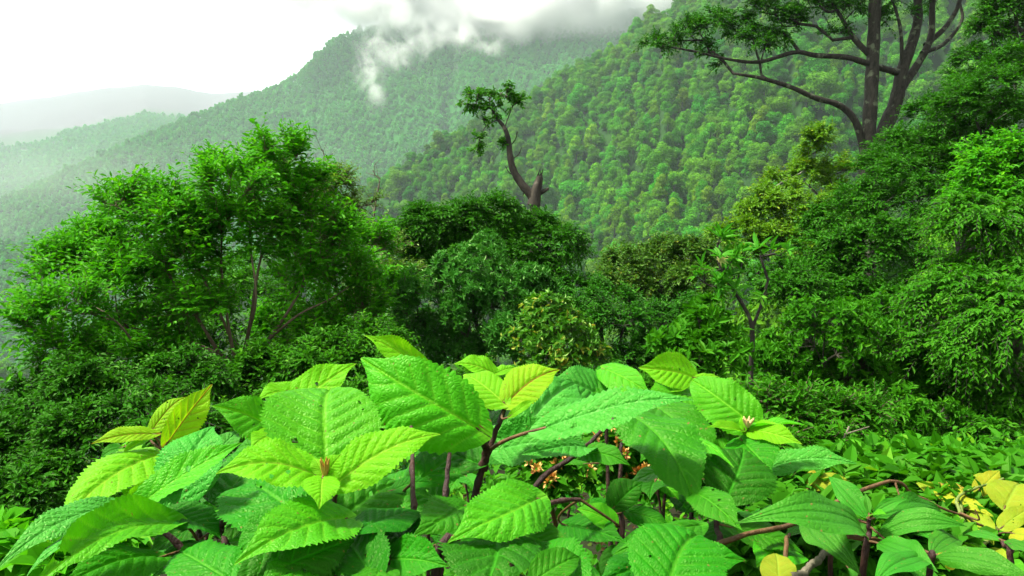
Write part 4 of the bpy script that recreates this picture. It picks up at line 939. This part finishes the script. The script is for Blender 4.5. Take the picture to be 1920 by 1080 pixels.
plant(NL, 'pointed-leaf plant whose leaves reach out of the lower right corner', CP, [[(1742, 1045, 1.0), (1735, 1120, 1.0)], [(1880, 1015, 1.05), (1890, 1120, 1.03)]], [
    ((1748, 1046, 1.0), (1945, 1088, .9), .28, 'lance', .45, dict(arch=.12)), ((1740, 1044, 1.0), (1640, 1085, .92), .34, 'lance', .45), ((1882, 1014, 1.05), (1960, 1046, .98), .3, 'lance', .45), ((1878, 1012, 1.05), (1806, 1000, 1.1), .3, 'lance', .5), ((1745, 1042, 1.0), (1800, 1010, 1.08), .3, 'lance', .5)],
    kind='lance', seed=16, fill=3, fmats=('lance',), frat=(.28, .38))
plant(NL, 'small pointed-leaf plant half hidden behind the crossing brown twig', CP, [[(1560, 985, 1.35), (1558, 1060, 1.33)], [(1700, 985, 1.4), (1702, 1070, 1.38)]], [
    ((1562, 984, 1.35), (1660, 1010, 1.28), .32, 'lance', .45), ((1556, 984, 1.35), (1470, 1005, 1.28), .34, 'lance', .45), ((1560, 980, 1.36), (1520, 930, 1.45), .34, 'lance', .5), ((1702, 984, 1.4), (1780, 1030, 1.3), .34, 'lance', .5), ((1698, 982, 1.4), (1690, 925, 1.46), .34, 'lance', .5), ((1704, 982, 1.4), (1770, 960, 1.44), .3, 'lance', .45)],
    kind='lance', seed=17, fill=6, fmats=('lance', 'mid'), frat=(.3, .45))
# --- climber with fading leaves
plant('climbing_vine', 'climbing vine with yellow and olive heart-shaped leaves at the right edge', 'vine', [[(1882, 898, 1.6), (1830, 915, 1.58), (1797, 932, 1.55), (1800, 962, 1.5), (1822, 1010, 1.42), (1850, 1090, 1.35)], [(1905, 975, 1.52), (1870, 990, 1.48), (1836, 1030, 1.4)], [(1780, 905, 1.66), (1800, 940, 1.56), (1802, 965, 1.5)]], [
    ((1766, 920, 1.62), (1862, 967, 1.5), .34, 'yellow', .5), ((1768, 908, 1.64), (1840, 938, 1.6), .32, 'orange', .5), ((1884, 950, 1.5), (1912, 902, 1.56), .95, 'olive', .6), ((1834, 922, 1.6), (1874, 882, 1.62), .55, 'yellow', .6), ((1880, 988, 1.42), (1935, 948, 1.42), .55, 'olive', .5), ((1828, 964, 1.52), (1862, 1018, 1.44), .5, 'olive', .55),
    ((1790, 1056, 1.22), (1750, 1024, 1.22), .7, 'yellow', .5), ((1862, 905, 1.66), (1825, 890, 1.68), .7, 'olive', .5), ((1900, 1000, 1.4), (1940, 1015, 1.36), .8, 'yellow', .5), ((1845, 1040, 1.36), (1900, 1055, 1.3), .6, 'olive', .5), ((1815, 1000, 1.45), (1775, 990, 1.42), .6, 'olive', .5),
    ((1898, 972, 1.52), (1932, 985, 1.5), .7, 'yellow', .5), ((1760, 925, 1.66), (1718, 905, 1.68), .7, 'olive', .5), ((1870, 1060, 1.3), (1925, 1090, 1.22), .6, 'bright', .5)], mat_stem=M_stem_green, rad=.0034, kind='heart', seed=18)
plant('climbing_vine', 'low trailing vine with olive and orange leaves behind the pointed-leaf plant', 'vine', [[(1560, 895, 1.75), (1510, 920, 1.65), (1480, 1000, 1.3), (1470, 1100, 1.05)]], [
    ((1460, 1090, 1.02), (1454, 1036, 1.06), .95, 'olive', .6), ((1504, 912, 1.72), (1560, 892, 1.74), .5, 'orange', .5), ((1490, 960, 1.5), (1440, 950, 1.5), .7, 'bright', .5), ((1485, 980, 1.4), (1530, 1000, 1.35), .7, 'bright', .5), ((1478, 1030, 1.2), (1420, 1060, 1.12), .7, 'bright', .5), ((1520, 905, 1.7), (1600, 905, 1.66), .5, 'olive', .5)],
    mat_stem=M_stem_brown, rad=.003, kind='heart', seed=19)
# --- sticks
def stick(lab, pth, r0, r1, mat, forks=(), seed=0):
    rng = np.random.default_rng(seed); P = spline([at(*q) for q in pth], 30); P = P + np.stack([np.convolve(rng.normal(0, .0022, 34), np.ones(5) / 2.2, 'valid') for _ in range(3)], 1)
    mb = MB(); mb.tube(P, np.linspace(r0, r1, 30) * (1 + .12 * np.convolve(rng.normal(size=34), np.ones(5) / 2.2, 'valid')), 8)
    for fk in forks:
        Q = spline([at(*q) for q in fk], 10); mb.tube(Q, np.linspace(r1 * 1.1, r1 * .5, 10), 6)
    v, f, _ = mb.get(); c = v.mean(0)
    tag(link('fallen_branch', make_mesh('fallen_branch', v - c, f, [mat], smooth=True), None, c), lab, 'branch')
stick('crooked brown twig crossing the low plants from the leafy front to the right edge', [(1320, 1030, 1.12), (1400, 1000, 1.14), (1500, 975, 1.2), (1600, 925, 1.3), (1678, 903, 1.34), (1712, 928, 1.36), (1800, 962, 1.4), (1840, 985, 1.42)], .0042, .0022, M_stem_brown, [[(1678, 903, 1.34), (1688, 935, 1.32)], [(1800, 962, 1.4), (1835, 975, 1.36), (1828, 955, 1.36)]], 1)
stick('short thick grey stick poking up at the bottom of the low plants', [(1490, 1085, 1.02), (1535, 1050, 1.1), (1570, 1025, 1.18)], .0055, .004, M_twig, [], 2)
stick('reddish twig lying behind the stem of the pointed-leaf plant', [(1560, 1000, 1.34), (1660, 1015, 1.3), (1760, 1040, 1.26), (1850, 1075, 1.2)], .004, .0025, M_stem_brown, [], 3)
stick('pale dead forked twig hanging in the olive shrub behind the front leaves', [(1592, 800, 5.2), (1575, 840, 5.1), (1566, 870, 5.1), (1560, 905, 5.0)], .006, .006, M_twig, [[(1562, 880, 5.1), (1552, 845, 5.12), (1556, 825, 5.15)], [(1583, 815, 5.15), (1630, 800, 5.2)]], 4)

# --- flowering shrubs seen between the stems
m, nt, N, L = newmat('petal_orange')
a = node(nt, 'ShaderNodeAttribute', attribute_name='rnd'); c = mixc(nt, a.outputs['Fac'], (.50, .15, .03), (.52, .36, .07))
p = node(nt, 'ShaderNodeBsdfPrincipled', i_Roughness=.6); L.new(c, p.inputs['Base Color']); o = node(nt, 'ShaderNodeOutputMaterial'); L.new(p.outputs[0], o.inputs[0]); M_petal = m
for i, (lab, fl) in enumerate([('orange flowered shrub glowing between the stems of the sweeping-leaf plant', [(1120, 815), (1150, 800), (1172, 850), (1130, 855), (1105, 880), (1195, 885), (1175, 900), (1210, 880), (1160, 830), (1220, 905)]),
                               ('orange flowered shrub peeping low behind the tallest front plant', [(1005, 880), (1035, 895), (1045, 870), (990, 865), (1060, 850), (1028, 905)]),
                               ('orange flowered shrub beside the long textured leaf at the right', [(1432, 905), (1340, 790), (1295, 765), (1330, 830), (1445, 890), (1320, 870)])]):
    d0 = [1.95, 1.8, 1.85][i]; C0 = np.mean([at(q[0], q[1], d0) for q in fl], 0)
    r = tree('flowering_shrub', lab, 'shrub', (np.mean([q[0] for q in fl]), d0), [(q[0], q[1] + 14, d0 + .05, 26) for q in fl], M_l_mid, .035, .011, 150, nl=6, spray=.05, bark=M_stem_brown, r_base=.006, r_tip=.001, ntarget=60, seg=.03, seed=60 + i, lift=.8)
    rng = np.random.default_rng(90 + i)
    for q in fl:
        c = at(q[0], q[1], d0 + rng.uniform(-.06, .02)); n_ = 26; dv = unit(rng.normal(size=(n_, 3)) + UP * .6 - FWD * .4)
        V, Fq = leaf_batch(np.tile(c, (n_, 1)) + dv * .004, dv, unit(rng.normal(size=(n_, 3))), rng.uniform(.009, .017, n_), np.full(n_, .0042), fold=.05)
        link('flower_head', make_mesh('flower_head', V - np.array(r.location), Fq, [M_petal], fattrs={'rnd': np.repeat(np.clip(np.linalg.norm(rng.normal(size=(n_, 2)), axis=1) * .5, 0, 1), 2)}), r)

M_cover = leafmat('leaf_cover', (.012, .105, .004), (.045, .23, .006), (.15, .33, .012), trans=.35, rough=.5, spec=.15)
# --- low cover on the right bank
for i, (lab, bl, mt, lw) in enumerate([
        ('low bright green cover plant on the bank behind the crossing twig', [(1640, 905, 2.2, 50), (1580, 905, 2.1, 46), (1700, 905, 2.2, 46), (1660, 945, 1.9, 46)], 'lime', .028),
        ('low cover plant with broad pale leaves at the back of the right bank', [(1740, 895, 2.5, 46), (1800, 900, 2.5, 40), (1700, 880, 2.6, 36), (1860, 910, 2.4, 40)], 'lime', .03),
        ('low cover plant beneath the yellow leaved vine', [(1760, 960, 1.8, 56), (1850, 960, 1.8, 56), (1910, 940, 1.9, 50), (1800, 1010, 1.6, 56), (1890, 1030, 1.55, 60)], 'mid', .026),
        ('low cover plant under the pointed-leaf plant', [(1560, 1030, 1.5, 60), (1480, 1030, 1.5, 56), (1660, 1050, 1.4, 60), (1740, 1070, 1.4, 56), (1420, 1060, 1.45, 50), (1580, 960, 1.7, 46)], 'mid', .024),
        ('small leafed cover plant between the round leaf and the pointed-leaf plant', [(1450, 940, 1.75, 46), (1500, 920, 1.8, 40), (1400, 920, 1.8, 40), (1440, 985, 1.6, 46)], 'lime', .02)]):
    px = np.mean([b[0] for b in bl]); dd = np.mean([b[2] for b in bl])
    tree('cover_plant', lab, 'plant', (px, dd), bl, {'lime': M_cover, 'mid': M_l_mid}[mt], lw * 2.1, lw * .62, 460, nl=7, spray=.085, bark=M_stem_green, r_base=.006, r_tip=.0011, ntarget=110, seg=.04, seed=70 + i, lift=.8, upb=1.0)
tree('cover_plant', 'small sprouts of round leaves at the left edge below the dark shrub', 'plant', (40, 1.25), [(20, 1035, 1.25, 34), (60, 1045, 1.2, 30), (120, 1075, 1.15, 40), (200, 1060, 1.2, 40)], M_l_lime, .045, .016, 120, nl=6, spray=.05, bark=M_stem_green, r_base=.004, r_tip=.001, ntarget=50, seg=.03, seed=80, lift=.8)

# --- fallen leaves on the soil of the bank
rng = np.random.default_rng(123); n_ = 4200
lx = rng.uniform(-2.2, 3.2, n_); ly = rng.uniform(.3, 4.6, n_); lz = near_h(lx, ly) + rng.uniform(.003, .02, n_)
dv = rng.normal(size=(n_, 3)) * [1, 1, .15]
V, Fq = leaf_batch(np.stack([lx, ly, lz], 1), dv, unit(np.array([0, 0, 1.]) + rng.normal(0, .35, (n_, 3))), rng.uniform(.02, .055, n_), rng.uniform(.006, .014, n_))
tag(link('leaf_litter', make_mesh('leaf_litter', V, Fq, [leafmat('leaf_dead', (.022, .014, .006), (.06, .034, .013), (.03, .09, .008), trans=.1, rough=.8, spec=.05, hi=.7)], fattrs={'rnd': np.repeat(rng.random(n_), 2)})), 'brown fallen leaves on the soil under the plants', 'leaf litter', kind='stuff')

# --- ground cover between the bushes: sprouts too many to count
rng = np.random.default_rng(321); n_ = 9000
ly = np.concatenate([rng.uniform(.5, 4.5, 4000), 4.5 + 13 * rng.random(5000) ** 1.3]); lx = np.concatenate([rng.uniform(-3.2, 4.2, 4000), rng.uniform(-1, 1, 5000) * (3 + ly[4000:] * .75)])
g = fbm(lx * 1.3, ly * 1.3, 77) > -.12; lx, ly = lx[g], ly[g]; n_ = len(lx)
S = np.stack([lx, ly, near_h(lx, ly) - .01], 1); hgt = np.where(ly < 4.5, rng.uniform(.05, .16, n_), rng.uniform(.12, .45, n_))
V, Fq, sh, tw = spray_leaves(S, UP + rng.normal(0, .35, (n_, 3)), 6, hgt, 1.0, .3, rng, .15, .9, .4)
V = V.reshape(n_, 6, 6, 3); sc0 = np.where(ly < 4.5, rng.uniform(.03, .07, n_), rng.uniform(.06, .14, n_))[:, None, None, None]; b0 = V[:, :, :1]; V = (b0 + (V - b0) * sc0).reshape(-1, 3)
tag(link('ground_cover', make_mesh('ground_cover', V, Fq, [M_cover], fattrs={'rnd': sh})), 'small green sprouts covering the soil between the plants', 'ground cover', kind='stuff')
for i, (x, y) in enumerate([(1.25, 1.3), (1.5, 1.8), (1.9, 1.5), (2.1, 2.4), (2.3, 2.1), (-1.1, 1.2), (-1.4, 1.7), (-1.2, 2.3), (-1.8, 2.0)]):
    e = np.array([x, y, ground_z(x, y) + .42]); d = (e - EYE) @ FWD; px = 960 + F * (e - EYE)[0] / d; py = 540 - F * ((e - EYE) @ UPV) / d
    lv = []
    for j in range(4):
        a = i * 1.3 + j * PI / 2
        lv.append(((px + 12 * math.cos(a), py + 4 * math.sin(a), d - .02 * math.sin(a)), (px + 130 / d * math.cos(a), py + 20, d - .12 * math.sin(a)), rng.uniform(.5, .65), ['bright', 'mid', 'young', 'mid'][(i + j) % 4], .45))
    plant('low_leafy_plant', 'low leafy plant at the very edge of the bank beside the front plants', CP, [[(px, py, d), (px + 10, py + 60, d)]], lv, fill=10, seed=300 + i, group='low leafy plants at the edges of the bank', rad=.004)


# ------------------------------------------------------------------ air
def box(name, lo, hi):
    x0, y0, z0 = lo; x1, y1, z1 = hi
    V = [(x0, y0, z0), (x1, y0, z0), (x1, y1, z0), (x0, y1, z0), (x0, y0, z1), (x1, y0, z1), (x1, y1, z1), (x0, y1, z1)]
    return make_mesh(name, V, [(0, 3, 2, 1), (4, 5, 6, 7), (0, 1, 5, 4), (1, 2, 6, 5), (2, 3, 7, 6), (3, 0, 4, 7)])


HAZE_D = .000122
zlo, zhi = GZ.min() - 1, GZ.max() + 40
hz = link('haze', box('haze', (-14100, -14100, zlo), (14100, 14100, zhi))); tag(hz, kind='stuff')
m, nt, N, L = newmat('haze_air')
pv = node(nt, 'ShaderNodeVolumePrincipled', i_Density=HAZE_D, i_Anisotropy=.1); pv.inputs['Color'].default_value = (.80, .965, 1, 1)
o = node(nt, 'ShaderNodeOutputMaterial'); L.new(pv.outputs[0], o.inputs['Volume']); hz.data.materials.append(m)


def mist(name, label, blobs, dens, nscale, warp=.9, thr=.25, cat='mist', alb=.99, det=.55):
    """a bank of cloud: density from soft blobs (px, py, d, rx px, ry px, depth m) torn by noise"""
    cs = [at(b[0], b[1], b[2]) for b in blobs]
    O = np.mean(cs, 0)
    V = []; Fs = []; n = 0
    import itertools
    lo = np.min([c - np.array([b[3] / F * b[2], b[5], b[4] / F * b[2]]) * 1.25 for c, b in zip(cs, blobs)], 0)
    hi = np.max([c + np.array([b[3] / F * b[2], b[5], b[4] / F * b[2]]) * 1.25 for c, b in zip(cs, blobs)], 0)
    # hull: sphere-mapped shell that just holds every blob
    import bmesh
    bm = bmesh.new()
    for c, b in zip(cs, blobs):
        rx, ry, rz = b[3] / F * b[2] * 1.2, b[5] * 1.2, b[4] / F * b[2] * 1.2
        mt = Matrix.Translation(Vector(c - O)) @ Matrix.Diagonal((rx, ry, rz, 1))
        bmesh.ops.create_icosphere(bm, subdivisions=2, radius=1, matrix=mt)
    r = bmesh.ops.convex_hull(bm, input=bm.verts)
    bmesh.ops.delete(bm, geom=[g for g in r['geom_interior'] + r['geom_unused'] if isinstance(g, bmesh.types.BMVert)], context='VERTS')
    # keep only the hull faces
    hull = set(g for g in r['geom'] if isinstance(g, bmesh.types.BMFace))
    bmesh.ops.delete(bm, geom=[f_ for f_ in bm.faces if f_ not in hull], context='FACES')
    me = bpy.data.meshes.new(name); bm.to_mesh(me); bm.free()
    ob = link(name, me, loc=O); tag(ob, label, cat, kind='stuff')
    m, nt, N, L = newmat(name + '_vapour')
    tc = node(nt, 'ShaderNodeTexCoord')
    nz = node(nt, 'ShaderNodeTexNoise', i_Scale=nscale, i_Detail=6.0, i_Roughness=det, i_Distortion=.8); L.new(tc.outputs['Object'], nz.inputs['Vector'])
    tot = None
    for c, b in zip(cs, blobs):
        rx, ry, rz = b[3] / F * b[2], b[5], b[4] / F * b[2]; q = c - O
        s = node(nt, 'ShaderNodeVectorMath', operation='SUBTRACT'); L.new(tc.outputs['Object'], s.inputs[0]); s.inputs[1].default_value = q
        d = node(nt, 'ShaderNodeVectorMath', operation='DIVIDE'); L.new(s.outputs[0], d.inputs[0]); d.inputs[1].default_value = (rx, ry, rz)
        l = node(nt, 'ShaderNodeVectorMath', operation='LENGTH'); L.new(d.outputs[0], l.inputs[0])
        g = node(nt, 'ShaderNodeMath', operation='SUBTRACT', i_0=1.0); L.new(l.outputs['Value'], g.inputs[1])
        if tot is None: tot = g.outputs[0]
        else:
            mxn = node(nt, 'ShaderNodeMath', operation='SMOOTH_MAX', i_2=.15); L.new(tot, mxn.inputs[0]); L.new(g.outputs[0], mxn.inputs[1]); tot = mxn.outputs[0]
    w = node(nt, 'ShaderNodeMapRange', i_1=.25, i_2=.75, i_3=-warp, i_4=warp * .6, clamp=False); L.new(nz.outputs[0], w.inputs[0])
    ad = node(nt, 'ShaderNodeMath', operation='ADD'); L.new(tot, ad.inputs[0]); L.new(w.outputs[0], ad.inputs[1])
    mr = node(nt, 'ShaderNodeMapRange', i_1=0.0, i_2=thr, i_3=0.0, i_4=dens, interpolation_type='SMOOTHSTEP'); L.new(ad.outputs[0], mr.inputs[0])
    pv = node(nt, 'ShaderNodeVolumePrincipled', i_Anisotropy=.2); pv.inputs['Color'].default_value = (alb, alb, alb, 1)
    L.new(mr.outputs[0], pv.inputs['Density'])
    o = node(nt, 'ShaderNodeOutputMaterial'); L.new(pv.outputs[0], o.inputs['Volume']); me.materials.append(m)
    return ob


mist('mist', 'torn white mist plume rising up the mountain gully',
     [(706, 172, 1330, 26, 46, 45), (698, 130, 1340, 44, 50, 50), (726, 100, 1360, 66, 50, 60), (785, 78, 1380, 80, 46, 60), (850, 60, 1400, 80, 46, 60), (886, 134, 1400, 34, 26, 34), (760, 40, 1390, 90, 46, 60), (912, 95, 1410, 50, 36, 50)], .09, .024, warp=.95, thr=2.5, det=.6, alb=.985)
mist('cloud', 'grey cloud bank sitting on the mountain tops',
     [(720, 10, 1480, 170, 62, 140), (860, 20, 1480, 170, 86, 140), (1000, 20, 1450, 180, 84, 140), (1120, 30, 1440, 150, 66, 120), (1130, 0, 1420, 120, 66, 120), (590, -38, 1490, 190, 84, 140), (1270, -25, 1400, 120, 66, 120), (1215, 0, 1400, 90, 56, 90), (800, -50, 1500, 320, 90, 160), (1100, -70, 1450, 320, 90, 160)], .10, .010, warp=.5, thr=1.3, cat='cloud', alb=.988)
mist('mist', 'thin pale mist lying over the valley on the left', [(120, 330, 1150, 420, 90, 330), (520, 300, 1250, 330, 70, 220), (-200, 420, 1000, 400, 120, 300)], 0.00045, .004, warp=.3, thr=1.0)

# ------------------------------------------------------------------ sky, sun, camera
SUN_EL, SUN_AZ = math.radians(62), math.radians(-78)     # azimuth from the view direction, negative to the left
w = bpy.data.worlds.new('World'); scene.world = w; w.use_nodes = True
nt = w.node_tree; nt.nodes.clear()
sk = nt.nodes.new('ShaderNodeTexSky'); sk.sky_type = 'NISHITA'; sk.sun_disc = False; sk.sun_elevation = SUN_EL; sk.sun_rotation = SUN_AZ
sk.air_density = 1.0; sk.dust_density = 4.0; sk.ozone_density = 1.0; sk.altitude = 800
hs = nt.nodes.new('ShaderNodeHueSaturation'); hs.inputs['Saturation'].default_value = .03; nt.links.new(sk.outputs[0], hs.inputs['Color'])
bg = nt.nodes.new('ShaderNodeBackground'); bg.inputs[1].default_value = .06; nt.links.new(hs.outputs[0], bg.inputs[0])
wo = nt.nodes.new('ShaderNodeOutputWorld'); nt.links.new(bg.outputs[0], wo.inputs[0])

sl = bpy.data.lights.new('sun', 'SUN'); sl.energy = 2.2; sl.angle = math.radians(8); sl.color = (1, .95, .82)
so = bpy.data.objects.new('sun', sl); COL.objects.link(so)
sd = Vector((math.cos(SUN_EL) * math.sin(SUN_AZ), math.cos(SUN_EL) * math.cos(SUN_AZ), math.sin(SUN_EL)))
so.rotation_euler = (-sd).to_track_quat('-Z', 'Y').to_euler()

cam = bpy.data.cameras.new('camera'); co = bpy.data.objects.new('camera', cam); COL.objects.link(co)
cam.sensor_width = 36; cam.lens = 36 * F / 1920; cam.clip_start = .05; cam.clip_end = 40000
co.location = EYE; co.rotation_euler = (PI / 2 - PITCH, 0, 0)
scene.camera = co
scene.view_settings.view_transform = 'Standard'; scene.view_settings.look = 'None'; scene.view_settings.gamma = 1.0
scene.view_settings.exposure = 2.5
cy = scene.cycles
cy.max_bounces = 6; cy.diffuse_bounces = 3; cy.glossy_bounces = 2; cy.transmission_bounces = 4; cy.volume_bounces = 3; cy.transparent_max_bounces = 8
cy.use_denoising = True; cy.caustics_reflective = False; cy.caustics_refractive = False
cy.volume_step_rate = 1.0; cy.volume_max_steps = 256
cy.use_adaptive_sampling = True; cy.adaptive_threshold = .015
